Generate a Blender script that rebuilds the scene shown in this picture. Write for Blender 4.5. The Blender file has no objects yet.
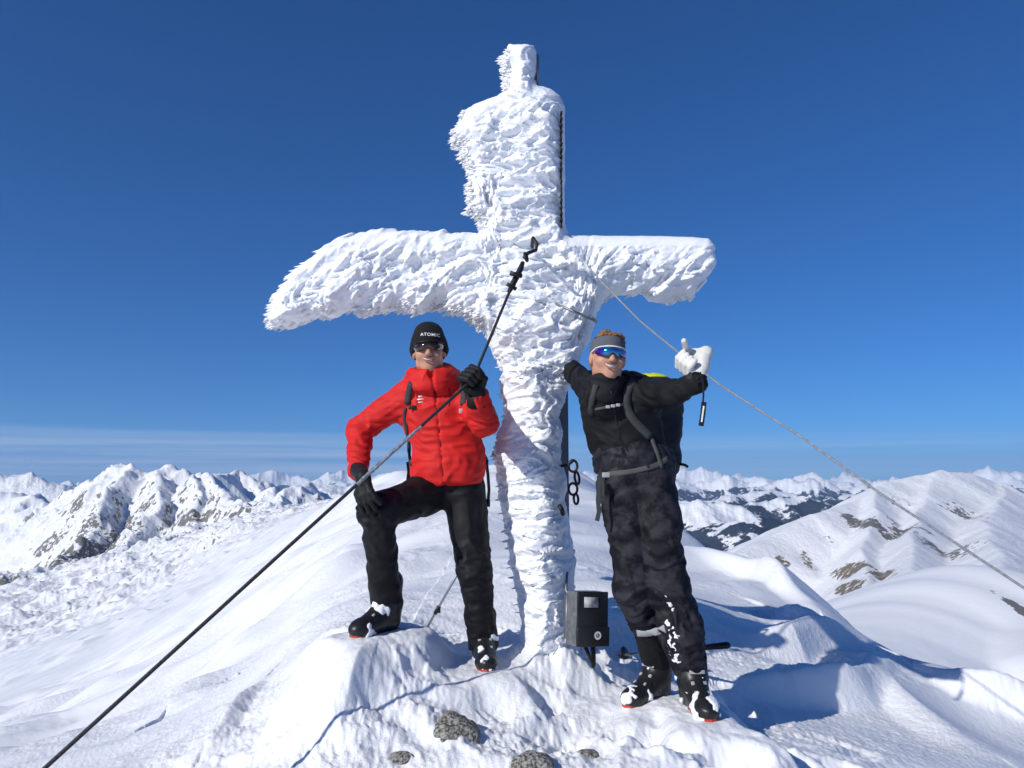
import bpy, math, random, os
import numpy as np
from mathutils import Vector, Matrix
random.seed(7)
rng = np.random.default_rng(7)
Q = 1.0            # terrain density factor
sc = bpy.context.scene
COL = sc.collection
F = 745.0
PITCH = math.radians(7.2)
CP, SP = math.cos(PITCH), math.sin(PITCH)

def P(px, py, Y):
    """point seen at photo pixel (px, py) standing Y metres in front of the camera (camera at the origin)"""
    u = (px - 512) / F; v = (384 - py) / F
    yc = CP - v * SP; zc = SP + v * CP
    return np.array([u / yc * Y, Y, zc / yc * Y])

# ---------------------------------------------------------------- camera, light, sky
cam_d = bpy.data.cameras.new('camera'); cam = bpy.data.objects.new('camera', cam_d); COL.objects.link(cam)
cam.location = (0, 0, 0); cam.rotation_euler = (math.radians(90) + PITCH, 0, 0)
cam_d.sensor_width = 36; cam_d.lens = 36 * F / 1024
cam_d.clip_start = 0.05; cam_d.clip_end = 400000
sc.camera = cam
SUN_AZ, SUN_EL = math.radians(47), math.radians(30)
sd = Vector((math.sin(SUN_AZ) * math.cos(SUN_EL), math.cos(SUN_AZ) * math.cos(SUN_EL), -math.sin(SUN_EL)))
ld = bpy.data.lights.new('sun', 'SUN'); lo = bpy.data.objects.new('sun', ld); COL.objects.link(lo)
ld.energy = 4.0; ld.angle = math.radians(0.53); ld.color = (1.0, 0.955, 0.89)
lo.rotation_euler = sd.to_track_quat('-Z', 'Y').to_euler(); lo.location = (-5, -5, 8)

w = bpy.data.worlds.new('World'); sc.world = w; w.use_nodes = True
nt = w.node_tree; nt.nodes.clear()
def N(t, k, **kw):
    n = t.nodes.new(k)
    for a, b in kw.items():
        if a == 'inp':
            for i, val in b.items(): n.inputs[i].default_value = val
        else: setattr(n, a, b)
    return n
out = N(nt, 'ShaderNodeOutputWorld'); bg = N(nt, 'ShaderNodeBackground', inp={'Strength': 0.075})
sky = N(nt, 'ShaderNodeTexSky', sky_type='NISHITA')
sky.sun_disc = False; sky.sun_elevation = SUN_EL; sky.sun_rotation = math.pi + SUN_AZ
sky.altitude = 2600; sky.air_density = 1.0; sky.dust_density = 0.0; sky.ozone_density = 2.0
hs = N(nt, 'ShaderNodeHueSaturation', inp={'Saturation': 1.1, 'Value': 1.0})
gm = N(nt, 'ShaderNodeGamma', inp={'Gamma': .86}); nt.links.new(sky.outputs[0], gm.inputs[0]); nt.links.new(gm.outputs[0], hs.inputs['Color'])
# thin streaks of cirrus low above the horizon (directions only, so they sit at infinity)
tc = N(nt, 'ShaderNodeTexCoord'); sep = N(nt, 'ShaderNodeSeparateXYZ'); nt.links.new(tc.outputs['Generated'], sep.inputs[0])
mp = N(nt, 'ShaderNodeMapping'); mp.inputs['Scale'].default_value = (1.6, 1.6, 95)
mp.inputs['Rotation'].default_value = (0, math.radians(0.8), 0)
nt.links.new(tc.outputs['Generated'], mp.inputs[0])
nz = N(nt, 'ShaderNodeTexNoise', inp={'Scale': 1.0, 'Detail': 6.0, 'Roughness': 0.55}); nt.links.new(mp.outputs[0], nz.inputs['Vector'])
cr = N(nt, 'ShaderNodeValToRGB'); nt.links.new(nz.outputs[0], cr.inputs[0])
cr.color_ramp.elements[0].position = 0.40; cr.color_ramp.elements[1].position = 0.72
band = N(nt, 'ShaderNodeValToRGB'); nt.links.new(sep.outputs['Z'], band.inputs[0])
e = band.color_ramp.elements; e[0].position = 0.0; e[0].color = (.75, .75, .75, 1); e[1].position = 0.068; e[1].color = (0, 0, 0, 1)
m = e.new(0.03); m.color = (.85, .85, .85, 1); m = e.new(0.05); m.color = (.35, .35, .35, 1)
mul = N(nt, 'ShaderNodeMath', operation='MULTIPLY'); nt.links.new(cr.outputs[0], mul.inputs[0]); nt.links.new(band.outputs[0], mul.inputs[1])
mul2 = N(nt, 'ShaderNodeMath', operation='MULTIPLY', inp={1: 1.0}); sxr = N(nt, 'ShaderNodeMapRange', inp={'From Min': -.45, 'From Max': .5, 'To Min': 1.0, 'To Max': .35}); nt.links.new(sep.outputs['X'], sxr.inputs['Value'])
mulx = N(nt, 'ShaderNodeMath', operation='MULTIPLY'); nt.links.new(mul.outputs[0], mulx.inputs[0]); nt.links.new(sxr.outputs[0], mulx.inputs[1]); nt.links.new(mulx.outputs[0], mul2.inputs[0])
mix = N(nt, 'ShaderNodeMix', data_type='RGBA'); nt.links.new(mul2.outputs[0], mix.inputs[0])
tn = N(nt, 'ShaderNodeMix', data_type='RGBA', blend_type='MULTIPLY'); tn.inputs[0].default_value = 1; tn.inputs[7].default_value = (.265, .79, 1.46, 1)
nt.links.new(hs.outputs[0], tn.inputs[6]); nt.links.new(tn.outputs[2], mix.inputs[6]); mix.inputs[7].default_value = (8.2, 9.2, 10.6, 1)
nt.links.new(mix.outputs[2], bg.inputs[0]); nt.links.new(bg.outputs[0], out.inputs[0])
vs = sc.view_settings; vs.view_transform = 'Standard'; vs.look = 'None'; vs.gamma = 1; vs.exposure = 0.08; vs.use_curve_mapping = False
sc.cycles.use_denoising = True
try: sc.cycles.denoiser = 'OPENIMAGEDENOISE'
except Exception: pass
sc.cycles.max_bounces = 8; sc.cycles.volume_bounces = 1

# ---------------------------------------------------------------- noise
_a = np.arange(256) / 256 * 2 * np.pi
G2 = np.stack([np.cos(_a), np.sin(_a)], 1).astype(np.float32)
_g = rng.normal(size=(256, 3)); G3 = (_g / np.linalg.norm(_g, axis=1)[:, None] * 1.0).astype(np.float32)
def _hash(*c):
    n = np.zeros(c[0].shape, np.uint32)
    for q, k in zip(c, (374761393, 668265263, 2147483647, 1013904223)):
        n += (q.astype(np.int64) & 0xffffffff).astype(np.uint32) * np.uint32(k) if not np.isscalar(q) else np.uint32((int(q) * k) & 0xffffffff)
    n = (n ^ (n >> np.uint32(13))) * np.uint32(1274126177)
    n = (n ^ (n >> np.uint32(15))) * np.uint32(2246822519)
    return ((n ^ (n >> np.uint32(16))) & np.uint32(255)).astype(np.int32)
def perlin2(x, y, seed=0):
    x0 = np.floor(x); y0 = np.floor(y); fx = (x - x0).astype(np.float32); fy = (y - y0).astype(np.float32)
    xi = x0.astype(np.int64); yi = y0.astype(np.int64)
    u = fx * fx * fx * (fx * (fx * 6 - 15) + 10); v = fy * fy * fy * (fy * (fy * 6 - 15) + 10)
    r = []
    for dy in (0, 1):
        for dx in (0, 1):
            g = G2[_hash(xi + dx, yi + dy, seed)]
            r.append(g[..., 0] * (fx - dx) + g[..., 1] * (fy - dy))
    a = r[0] + u * (r[1] - r[0]); b = r[2] + u * (r[3] - r[2])
    return (a + v * (b - a)) * 1.4
GX, GY, GZ = (np.ascontiguousarray(G3[:, k]) for k in range(3))
K1, K2, K3 = np.uint32(374761393), np.uint32(668265263), np.uint32(2147483647)
def perlin3(p, seed=0):
    p0 = np.floor(p); f = (p - p0).astype(np.float32); i = p0.astype(np.int32).view(np.uint32)
    fx, fy, fz = (np.ascontiguousarray(f[:, k]) for k in range(3)); w = [q * q * q * (q * (q * 6 - 15) + 10) for q in (fx, fy, fz)]
    hx = i[:, 0] * K1; hx = (hx, hx + K1); hy = i[:, 1] * K2; hy = (hy, hy + K2); hz = i[:, 2] * K3 + np.uint32((seed * 1013904223) & 0xffffffff); hz = (hz, hz + K3)
    FX = (fx, fx - 1); FY = (fy, fy - 1); FZ = (fz, fz - 1)
    def c(a, b, d):
        n = hx[a] + hy[b] + hz[d]; n ^= n >> np.uint32(13); n *= np.uint32(1274126177); n ^= n >> np.uint32(16); n *= np.uint32(2246822519); n >>= np.uint32(24)
        return GX[n] * FX[a] + GY[n] * FY[b] + GZ[n] * FZ[d]
    def lx(b, d):
        a = c(0, b, d); return a + w[0] * (c(1, b, d) - a)
    def ly(d):
        a = lx(0, d); return a + w[1] * (lx(1, d) - a)
    a = ly(0); return (a + w[2] * (ly(1) - a)) * 1.5
from concurrent.futures import ThreadPoolExecutor
POOL = ThreadPoolExecutor(4)
def ss(a, b, x):
    t = np.clip((x - a) / (b - a), 0, 1); return t * t * (3 - 2 * t)

# ---------------------------------------------------------------- object helpers
def mesh_obj(name, verts, faces, mat, parent=None, smooth=True, label=None, cat=None, group=None, kind=None, attrs=None):
    me = bpy.data.meshes.new(name)
    verts = np.asarray(verts, np.float32)
    if isinstance(faces, np.ndarray):
        k = faces.shape[1]; nf = len(faces)
        me.vertices.add(len(verts)); me.vertices.foreach_set('co', verts.ravel())
        me.loops.add(nf * k); me.polygons.add(nf)
        me.loops.foreach_set('vertex_index', faces.astype(np.int32).ravel())
        me.polygons.foreach_set('loop_start', np.arange(0, nf * k, k, dtype=np.int32))
        me.update(calc_edges=True)
    else:
        me.from_pydata([tuple(map(float, v)) for v in verts], [], faces); me.update()
    if smooth: me.polygons.foreach_set('use_smooth', np.ones(len(me.polygons), bool))
    for k, val in (attrs or {}).items():
        a = me.attributes.new(k, 'FLOAT', 'POINT'); a.data.foreach_set('value', np.asarray(val, np.float32))
    if mat is not None:
        for mm in (mat if isinstance(mat, (list, tuple)) else [mat]): me.materials.append(mm)
    o = bpy.data.objects.new(name, me); COL.objects.link(o)
    if parent is not None: o.parent = parent
    tag(o, label, cat, group, kind)
    return o
def tag(o, label=None, cat=None, group=None, kind=None):
    if label: o['label'] = label
    if cat: o['category'] = cat
    if group: o['group'] = group
    if kind: o['kind'] = kind
def thing(name, label, cat, group=None):
    o = bpy.data.objects.new(name, None); COL.objects.link(o); o.empty_display_size = .1
    tag(o, label, cat, group); return o

def material(name, base, rough=.6, metal=0, bump=0, bscale=30, var=0, vscale=8, spec=.4, coat=0, sheen=0, dist=.01, base2=None, detail=4):
    m = bpy.data.materials.new(name); m.use_nodes = True; t = m.node_tree; b = t.nodes['Principled BSDF']
    b.inputs['Base Color'].default_value = (*base, 1); b.inputs['Roughness'].default_value = rough; b.inputs['Metallic'].default_value = metal
    b.inputs['Specular IOR Level'].default_value = spec; b.inputs['Coat Weight'].default_value = coat; b.inputs['Sheen Weight'].default_value = sheen
    tc = N(t, 'ShaderNodeTexCoord')
    if var:
        n = N(t, 'ShaderNodeTexNoise', inp={'Scale': vscale, 'Detail': detail, 'Roughness': .6}); t.links.new(tc.outputs['Object'], n.inputs['Vector'])
        r = N(t, 'ShaderNodeMapRange', inp={'From Min': .5 - .5 * var, 'From Max': .5 + .5 * var}) if base2 else N(t, 'ShaderNodeMapRange', inp={'From Min': .3, 'From Max': .7})
        t.links.new(n.outputs[0], r.inputs['Value'])
        mx = N(t, 'ShaderNodeMix', data_type='RGBA'); t.links.new(r.outputs[0], mx.inputs[0])
        mx.inputs[6].default_value = (*[c * (1 - (0 if base2 else var)) for c in base], 1)
        mx.inputs[7].default_value = (*(base2 or [min(1, c * (1 + var)) for c in base]), 1)
        t.links.new(mx.outputs[2], b.inputs['Base Color'])
    if bump:
        n = N(t, 'ShaderNodeTexNoise', inp={'Scale': bscale, 'Detail': 5, 'Roughness': .6}); t.links.new(tc.outputs['Object'], n.inputs['Vector'])
        bp = N(t, 'ShaderNodeBump', inp={'Strength': bump, 'Distance': dist}); t.links.new(n.outputs[0], bp.inputs['Height'])
        t.links.new(bp.outputs[0], b.inputs['Normal'])
    return m
HAZE=True
# ---------------------------------------------------------------- terrain
C0 = (0.0, -1.0)
_fr = np.random.default_rng(21)
FP = [(float(_fr.uniform(470, 860)), float(_fr.uniform(704, 768)), float(_fr.uniform(-1.2, 1.2)), float(_fr.uniform(.012, .026))) for _ in range(34)]
def ctrl():
    c = []
    A = lambda px, py, Y: c.append(P(px, py, Y))
    R = lambda x, y, z: c.append(np.array([x, y, z], float))
    # under and around the camera
    for a in range(0, 360, 45): R(C0[0] + .6 * math.sin(math.radians(a)), C0[1] + .6 * math.cos(math.radians(a)), -1.68)
    R(0, 1.2, -1.58); R(-1.2, 1.0, -1.66); R(1.2, 1.2, -1.6); R(0.2, 2.1, -1.38)
    # summit platform
    for q in ((512, 768, 2.85), (620, 768, 2.8), (720, 768, 2.85), (830, 768, 3.15), (930, 768, 3.5), (1040, 768, 3.9),
              (695, 727, 3.38), (652, 712, 3.6), (485, 674, 3.78), (374, 645, 3.63), (545, 690, 4.0), (600, 700, 3.8), (430, 700, 3.25), (380, 700, 3.2), (350, 705, 3.15), (322, 648, 4.0), (285, 700, 3.75),
              (300, 768, 2.95), (400, 768, 2.9), (200, 768, 3.3), (100, 768, 4.0), (0, 768, 5.2), (-120, 768, 7.0),
              (440, 640, 4.5), (410, 590, 5.6), (420, 560, 7), (435, 528, 10), (392, 497, 17), (388, 478, 26), (470, 480, 26), (595, 484, 24), (540, 560, 6.5),
              (300, 650, 4.5), (230, 690, 5.0), (320, 600, 6.6), (330, 560, 10), (345, 520, 17), (350, 494, 28), (260, 640, 7.5), (180, 700, 7),
              (80, 720, 9), (150, 655, 15), (230, 590, 20), (290, 545, 26), (320, 512, 34),
              (700, 690, 4.0), (780, 700, 4.1), (860, 720, 4.1), (640, 640, 4.4), (720, 640, 5.0), (800, 660, 5.2), (900, 690, 4.9), (980, 720, 4.7),
              (640, 590, 6.5), (720, 600, 7.0), (640, 540, 10.5),
              (625, 506, 17), (665, 525, 14), (705, 552, 12.5), (740, 574, 11), (786, 583, 10), (821, 613, 8.4), (845, 630, 7.6), (877, 650, 6.9), (916, 660, 6.4), (952, 673, 6.0), (1000, 690, 5.8), (1040, 702, 5.7), (1120, 740, 5.5)):
        A(*q)
    # right side breaks away behind the crest
    for q in ((600, 530, 45), (660, 570, 24), (740, 640, 18), (786, 650, 16), (845, 700, 12.5), (916, 735, 10.5), (1000, 770, 9.5), (1120, 830, 9)): A(*q)
    for q in ((620, 620, 90), (760, 720, 50), (900, 780, 35), (1040, 800, 35), (1200, 800, 35)): A(*q)
    for q in ((590, 640, 300), (740, 660, 150), (900, 720, 90), (1040, 740, 90), (740, 640, 350), (900, 640, 300), (1040, 660, 300)): A(*q)
    # left side: one long slope that runs out to the foot of the mountain
    for q in ((0, 715, 24), (-120, 730, 24), (60, 680, 36), (0, 690, 60), (130, 640, 60), (210, 590, 70), (275, 548, 80), (318, 514, 90), (345, 494, 90),
              (0, 665, 120), (100, 625, 150), (200, 580, 170), (270, 535, 190), (320, 506, 200), (400, 500, 120), (500, 500, 120),
              (-120, 640, 300), (0, 635, 300), (80, 605, 350), (160, 570, 380), (250, 530, 380), (320, 505, 400), (420, 510, 400), (500, 540, 400),
              (0, 605, 560), (80, 580, 600), (150, 545, 640), (240, 520, 640), (-120, 600, 600)): A(*q)
    # deep valleys far out
    for az in range(-50, 51, 12):
        for r, z in ((2300, -620), (5000, -1150), (11000, -1350), (24000, -1450), (70000, -1500)):
            if az < 5 and r < 3000: z = -420
            R(r * math.sin(math.radians(az)), r * math.cos(math.radians(az)), z)
    for az in list(range(-180, -60, 20)) + list(range(80, 180, 20)):
        for r, s in ((4, -.55), (12, -.6), (60, -.6), (600, -.5), (5000, -.23), (30000, -.05)):
            R(C0[0] + r * math.sin(math.radians(az)), C0[1] + r * math.cos(math.radians(az)), s * r)
    return np.array(c)
def lp(x, y):
    dx = x - C0[0]; dy = y - C0[1]
    return np.arctan2(dx, dy) * 2.2, np.log(np.hypot(dx, dy) + 1e-6)
_c = ctrl(); _ca, _cl = lp(_c[:, 0], _c[:, 1]); _cv = _c[:, 2] / np.exp(_cl)
def _k(d2): return np.where(d2 > 1e-12, 0.5 * d2 * np.log(np.maximum(d2, 1e-12)), 0)
_n = len(_c)
_D = (_ca[:, None] - _ca) ** 2 + (_cl[:, None] - _cl) ** 2
_M = np.zeros((_n + 3, _n + 3)); _M[:_n, :_n] = _k(_D) + np.eye(_n) * 2e-3
_M[:_n, _n] = 1; _M[:_n, _n + 1] = _ca; _M[:_n, _n + 2] = _cl; _M[_n:, :_n] = _M[:_n, _n:].T
_w = np.linalg.solve(_M, np.r_[_cv, 0, 0, 0])
def base_h(x, y):
    a, l = lp(x, y); out = np.empty(x.shape, np.float64)
    for s in range(0, len(x), 200000):
        aa = a[s:s + 200000].astype(np.float32); ll = l[s:s + 200000].astype(np.float32)
        acc = (_w[_n] + _w[_n + 1] * aa + _w[_n + 2] * ll).astype(np.float64)
        for j in range(_n):
            d2 = (aa - np.float32(_ca[j])) ** 2 + (ll - np.float32(_cl[j])) ** 2 + np.float32(1e-9)
            acc += _w[j] * .5 * d2 * np.log(d2)
        out[s:s + 200000] = acc * np.exp(l[s:s + 200000])
    return out

# crest lines: (photo pixel, distance) of each point, side slope left and right of it
RIDGES = [
    # the mountain on the left, with its spurs
    (.85, [(36, 512, 1500), (58, 497, 1500), (76, 487, 1480), (92, 479, 1450), (105, 474, 1400), (120, 469, 1350), (134, 465, 1300), (150, 472, 1290), (165, 465, 1300), (190, 476, 1250), (211, 479, 1200)]),
    (1.10, [(134, 465, 1300), (112, 488, 1180), (95, 515, 1060), (80, 545, 930), (50, 572, 820), (10, 590, 740), (-60, 610, 680)]),
    (1.05, [(150, 472, 1290), (158, 490, 1150), (150, 515, 1010), (125, 540, 900)]),
    (1.10, [(190, 476, 1250), (200, 492, 1080), (206, 508, 960), (198, 530, 850), (165, 555, 750)]),
    (1.10, [(211, 479, 1200), (228, 492, 1020), (240, 502, 900), (246, 514, 800), (240, 535, 700)]),
    (.95, [(211, 479, 1500), (222, 475, 1650), (234, 471, 1700), (246, 479, 1650), (258, 487, 1600), (275, 497, 1500)]),
    (.60, [(246, 479, 1650), (262, 486, 1900), (281, 489, 2000), (300, 492, 2100)]),
    (.85, [(240, 502, 900), (262, 500, 860), (285, 492, 850), (297, 484, 870), (308, 481, 880), (318, 489, 900), (345, 500, 900), (420, 520, 900)]),
    (.5, [(285, 492, 850), (272, 512, 700), (262, 530, 600)]),
    (.75, [(-20, 655, 380), (20, 622, 420), (70, 594, 490), (115, 572, 570), (150, 556, 650)]),
    (.70, [(120, 612, 290), (165, 590, 340), (205, 570, 400), (240, 553, 470)]),
    (.6, [(20, 676, 190), (70, 648, 220), (120, 622, 260)]),
    # ranges behind it on the left
    (.45, [(-140, 480, 3200), (-60, 486, 3200), (0, 492, 3100), (28, 500, 3000), (50, 515, 2700), (40, 540, 2300)]),
    (.5, [(30, 512, 4200), (60, 498, 4300), (90, 492, 4400), (110, 500, 4400)]),
    (.5, [(-120, 470, 7500), (-30, 475, 7500), (5, 473, 7400), (20, 479, 7300), (45, 484, 7200)]),
    (.45, [(20, 480, 9500), (32, 476, 9500), (48, 483, 9500), (61, 481, 9400), (80, 486, 9400), (120, 482, 9800)]),
    (.4, [(300, 492, 9000), (322, 489, 9000), (334, 486, 9000), (346, 490, 9000), (420, 486, 9500), (520, 488, 10000)]),
    # dome and its spurs on the right
    (.56, [(700, 590, 640), (737, 556, 690), (770, 538, 730), (811, 514, 780), (845, 505, 820), (862, 500, 845), (881, 487, 880), (905, 477, 930), (928, 471, 970), (950, 472, 990), (972, 477, 1000), (1000, 486, 1000), (1030, 499, 1000), (1100, 530, 1000)]),
    (.80, [(881, 487, 880), (874, 510, 780), (864, 540, 680), (858, 568, 590), (858, 606, 470), (864, 640, 370)]),
    (.70, [(928, 471, 970), (925, 505, 830), (912, 540, 640), (905, 575, 500), (915, 600, 380)]),
    
    (.62, [(1000, 486, 1000), (985, 520, 760), (1000, 560, 520), (1020, 600, 380)]),
    # nearer snow shoulder on the right
    (.55, [(852, 655, 44), (880, 628, 50), (915, 603, 55), (950, 580, 59), (979, 566, 62), (1000, 575, 63)]),
    (1.0, [(1000, 575, 63), (1012, 606, 56), (1026, 632, 50), (1050, 650, 46)]),
    # ranges across the valley on the right
    (.34, [(560, 492, 7000), (640, 489, 7000), (677, 492, 7000), (700, 500, 6800), (722, 514, 6200), (745, 528, 5600)]),
    (.36, [(640, 500, 13000), (690, 503, 13500), (730, 497, 14000), (758, 493, 14500), (790, 497, 15000), (830, 494, 15500), (880, 497, 16000)]),
    (.42, [(740, 512, 9500), (775, 502, 9800), (800, 497, 10000), (830, 499, 10200), (856, 500, 10400), (900, 512, 10500)]),
    (.30, [(540, 484, 24000), (680, 480, 26000), (740, 486, 26000), (800, 482, 27000), (880, 486, 28000), (960, 482, 28000), (1100, 480, 28000)]),
    (.30, [(-200, 478, 38000), (0, 478, 40000), (160, 480, 40000), (350, 478, 42000), (560, 476, 42000), (660, 473, 42000), (680, 471, 42000), (705, 471, 42000), (718, 475, 42500), (730, 476, 43000), (761, 472, 43000),
           (786, 479, 44000), (815, 478, 44000), (846, 476, 44000), (880, 478, 44000), (930, 474, 43000), (972, 473, 42000), (1000, 475, 42000), (1024, 473, 42000), (1200, 472, 42000)]),
]
def ridge_h(x, y, H):
    """highest of the base and all crest tents, softly blended"""
    r = np.hypot(x, y)
    lam = np.clip(r * .16, 2, 3000)
    # warp so that the crests wander; the crest points themselves stay close to their places
    L = [300, 80]
    wx = np.zeros_like(x); wy = np.zeros_like(x)
    for i, q in enumerate((2600, 640, 160, 40)):
        a = np.clip(r / q * .22 - .25, 0, 1) * np.clip(1.6 - r / q * .03, 0, 1)
        wx += a * q * .10 * perlin2(x / q, y / q, 11 + i); wy += a * q * .10 * perlin2(x / q, y / q, 31 + i)
    X = x + wx; Y = y + wy
    prox = np.full(x.shape, 1e9)
    for slope, pts in RIDGES:
        W = np.array([P(*q) for q in pts])
        best = np.full(x.shape, -1e9)
        rm = np.hypot(W[:, 0], W[:, 1])
        sel = np.where((r > rm.min() * .12) & (r < rm.max() * 3.5))[0]
        if len(sel) == 0: continue
        xs = X[sel]; ys = Y[sel]; b = np.full(len(sel), -1e9); pd = np.full(len(sel), 1e9)
        for a, c in zip(W[:-1], W[1:]):
            d = c[:2] - a[:2]; L2 = (d ** 2).sum()
            t = np.clip(((xs - a[0]) * d[0] + (ys - a[1]) * d[1]) / L2, 0, 1)
            dist = np.hypot(xs - a[0] - t * d[0], ys - a[1] - t * d[1])
            R0 = rm.mean() * (.0035 if rm.mean() > 150 else .10)
            z = a[2] + t * (c[2] - a[2]) - slope * (np.sqrt(dist ** 2 + R0 ** 2) - R0)
            b = np.maximum(b, z); pd = np.minimum(pd, dist / rm.mean())
        k = r[sel] * .008
        h = H[sel]; m_ = np.maximum(k - np.abs(h - b), 0) / k
        H[sel] = np.maximum(h, b) + m_ * m_ * k * .25
        prox[sel] = np.minimum(prox[sel], pd)
    return H, prox

# wind-carved crests in the snow on the right, and mounds by the feet: (points, height, width in front, width behind)
# heel position of each foot on the snow (pixel, distance) and the way its toe points
FEET = [(392, 631, 3.70, -.52, -.80), (483, 661, 3.86, .10, -.9), (662, 699, 3.66, -.62, -.55), (691, 706, 3.48, .08, -.95)]
DRIFTS = [
    ([(705, 592, 9.5), (760, 580, 9.0), (790, 592, 8.4), (812, 622, 7.6)], .30, .35, 1.1),
    ([(765, 640, 6.9), (805, 640, 6.6), (838, 632, 6.5), (850, 628, 6.6)], .24, .16, .6),
    ([(720, 668, 5.2), (790, 668, 5.3), (850, 655, 5.6), (877, 640, 6.0)], .25, .18, .6),
    ([(730, 705, 4.2), (800, 688, 4.5), (860, 672, 4.8), (905, 655, 5.3)], .21, .18, .5),
    ([(905, 668, 5.4), (915, 690, 4.9), (945, 716, 4.5), (980, 740, 4.2)], .10, .22, .35),
    ([(935, 690, 5.3), (975, 700, 5.1), (1015, 715, 5.0), (1060, 735, 4.8)], .18, .2, .5),
    ([(600, 640, 4.7), (640, 640, 4.7), (670, 636, 4.8)], .06, .1, .4),
    ([(300, 660, 4.3), (330, 648, 4.0), (372, 640, 3.72), (410, 648, 3.7), (436, 660, 3.65)], .05, .20, .5),
    ([(130, 715, 5.6), (180, 680, 5.8), (215, 640, 6.6), (240, 610, 7.6)], .12, .5, .9),
    ([(200, 760, 3.5), (232, 715, 3.9), (262, 680, 4.3)], .07, .12, .5),
    ([(300, 600, 7.4), (345, 560, 9), (365, 535, 11)], .16, .6, .9),
]
def near_detail(x, y, H):
    r = np.hypot(x, y)
    sel = np.where((r < 60))[0]
    X = x[sel]; Y = y[sel]; h = H[sel].copy(); R = r[sel]
    fade = np.clip((60 - R) / 30, 0, 1)
    wX = X + .35 * perlin2(X * .7, Y * .7, 61); wY = Y + .35 * perlin2(X * .7, Y * .7, 62)
    for pts, ht, wf, wb in DRIFTS:
        W = np.array([P(*q) for q in pts]); b = np.full(len(X), 0.0)
        for i, (a, c) in enumerate(zip(W[:-1], W[1:])):
            d = c[:2] - a[:2]; L2 = (d ** 2).sum(); L = math.sqrt(L2)
            traw = ((wX - a[0]) * d[0] + (wY - a[1]) * d[1]) / L2; t = np.clip(traw, 0, 1)
            dist = np.hypot(wX - a[0] - t * d[0], wY - a[1] - t * d[1])
            side = ((wX - a[0]) * d[1] - (wY - a[1]) * d[0]) / L      # >0 on the near / right side
            wdt = np.where(side > 0, wf, wb)
            s_ = (i + t) / (len(W) - 1); env = np.sin(np.clip(s_, 0, 1) * np.pi * .86 + .2)
            q = np.clip(1 - dist / wdt, 0, 1)
            b = np.maximum(b, ht * env * np.where(side > 0, q * q * (3 - 2 * q), q ** 1.5))
        h += b
    # soft wind drift forms, stretched along the wind
    ang = math.radians(35); U = X * math.cos(ang) + Y * math.sin(ang); V = -X * math.sin(ang) + Y * math.cos(ang)
    h += .16 * np.clip(R / 8, .25, 1.2) * perlin2(U / 3.2, V / 1.7, 71) * fade
    h += np.where(X < -.6, .075, .045) * np.clip(R / 5, .6, 2.5) * perlin2(U / 1.3, V / .55, 72) * fade
    n = perlin2(U / .6 + .3 * perlin2(U, V, 77), V / .28, 73); h += np.where(X < -.6, .026, .014) * n * fade
    # lumpy crust on the platform around the feet and under the cross
    cx, cy = .12, 3.7
    lum = np.exp(-(((X - cx) / 1.25) ** 2 + ((Y - cy) / .95) ** 2)) + .55 * np.exp(-(((X + .9) / .8) ** 2 + ((Y - 3.1) / .5) ** 2))
    lum = np.clip(lum * 1.25 + .35 * ss(.1, .5, perlin2(X * .9, Y * .9, 80)) * np.clip((9 - R) / 4, 0, 1), 0, 1)
    a = np.abs(perlin2(X * 5.5, Y * 5.5, 81)); b2 = np.abs(perlin2(X * 12, Y * 12, 82)); c2 = perlin2(X * 26, Y * 26, 83)
    Yo = Y; Y = Y + .45 * h
    a = np.abs(perlin2(X * 3.1 + .5 * perlin2(X * 4, Y * 4, 88), Y * 3.7, 81)); lum2 = lum * (.4 + .45 * ss(-.35, .35, perlin2(X * 1.7, Y * 1.7, 89)))
    cl = ss(.08, .30, perlin2(X * 9, Y * 11, 90)) * (.5 + perlin2(X * 23, Y * 23, 79))
    h += lum * .060 * (.35 - a) + lum2 * (.017 * (.3 - b2) + .007 * c2 + .018 * cl + .006 * perlin2(X * 60, Y * 60, 78))
    p = perlin2(X * 2.3, Y * 2.3, 84); h += (.25 + lum) * .04 * p * np.clip((12 - R) / 6, 0, 1)
    h += (.003 + .004 * lum) * perlin2(X * 45, Y * 45, 85) * np.clip((9 - R) / 3, 0, 1)
    Y = Yo
    patch = ss(.05, .5, perlin2(U / 1.9 + 5, V / .9, 86)) * np.clip((14 - R) / 6, 0, 1)
    h += patch * .022 * (.3 - np.abs(perlin2(U * 5, V * 9, 87)))
    # foot prints trodden into the platform
    for (px, py, Y0, rad, dep) in ((760, 745, 3.2, .07, .05), (790, 750, 3.15, .07, .04), (735, 760, 2.95, .08, .05), (700, 750, 3.0, .1, .04), (640, 735, 3.2, .09, .04), (665, 748, 3.05, .08, .04),
                             (560, 735, 3.2, .1, .03), (505, 705, 3.4, .09, .04), (610, 690, 3.9, .1, .04), (840, 755, 3.2, .05, .03), (735, 690, 4.0, .1, .04), (420, 665, 3.9, .1, .04)):
        q = P(px, py, Y0); d = np.hypot((X - q[0]) / 1.4, Y - q[1]) / rad
        h += -dep * np.exp(-d ** 4) + dep * .35 * np.exp(-((d - 1.35) * 3) ** 2)
    for i_ in range(16):
        px, py = FP[i_][0], FP[i_][1]; q = P(px, py, 2.9 + (765 - py) * .0125); a_ = FP[i_][2]
        if not (2.6 < q[1] < 4.0): continue
        al = (X - q[0]) * math.sin(a_) + (Y - q[1]) * math.cos(a_); ac = (X - q[0]) * math.cos(a_) - (Y - q[1]) * math.sin(a_)
        d = np.hypot(al / .145, ac / .058) + .15 * perlin2(X * 14, Y * 14, 75); h += -FP[i_][3] * (1 - ss(.5, 1.25, d)) + .005 * np.exp(-((d - 1.4) * 3.0) ** 2)
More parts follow.
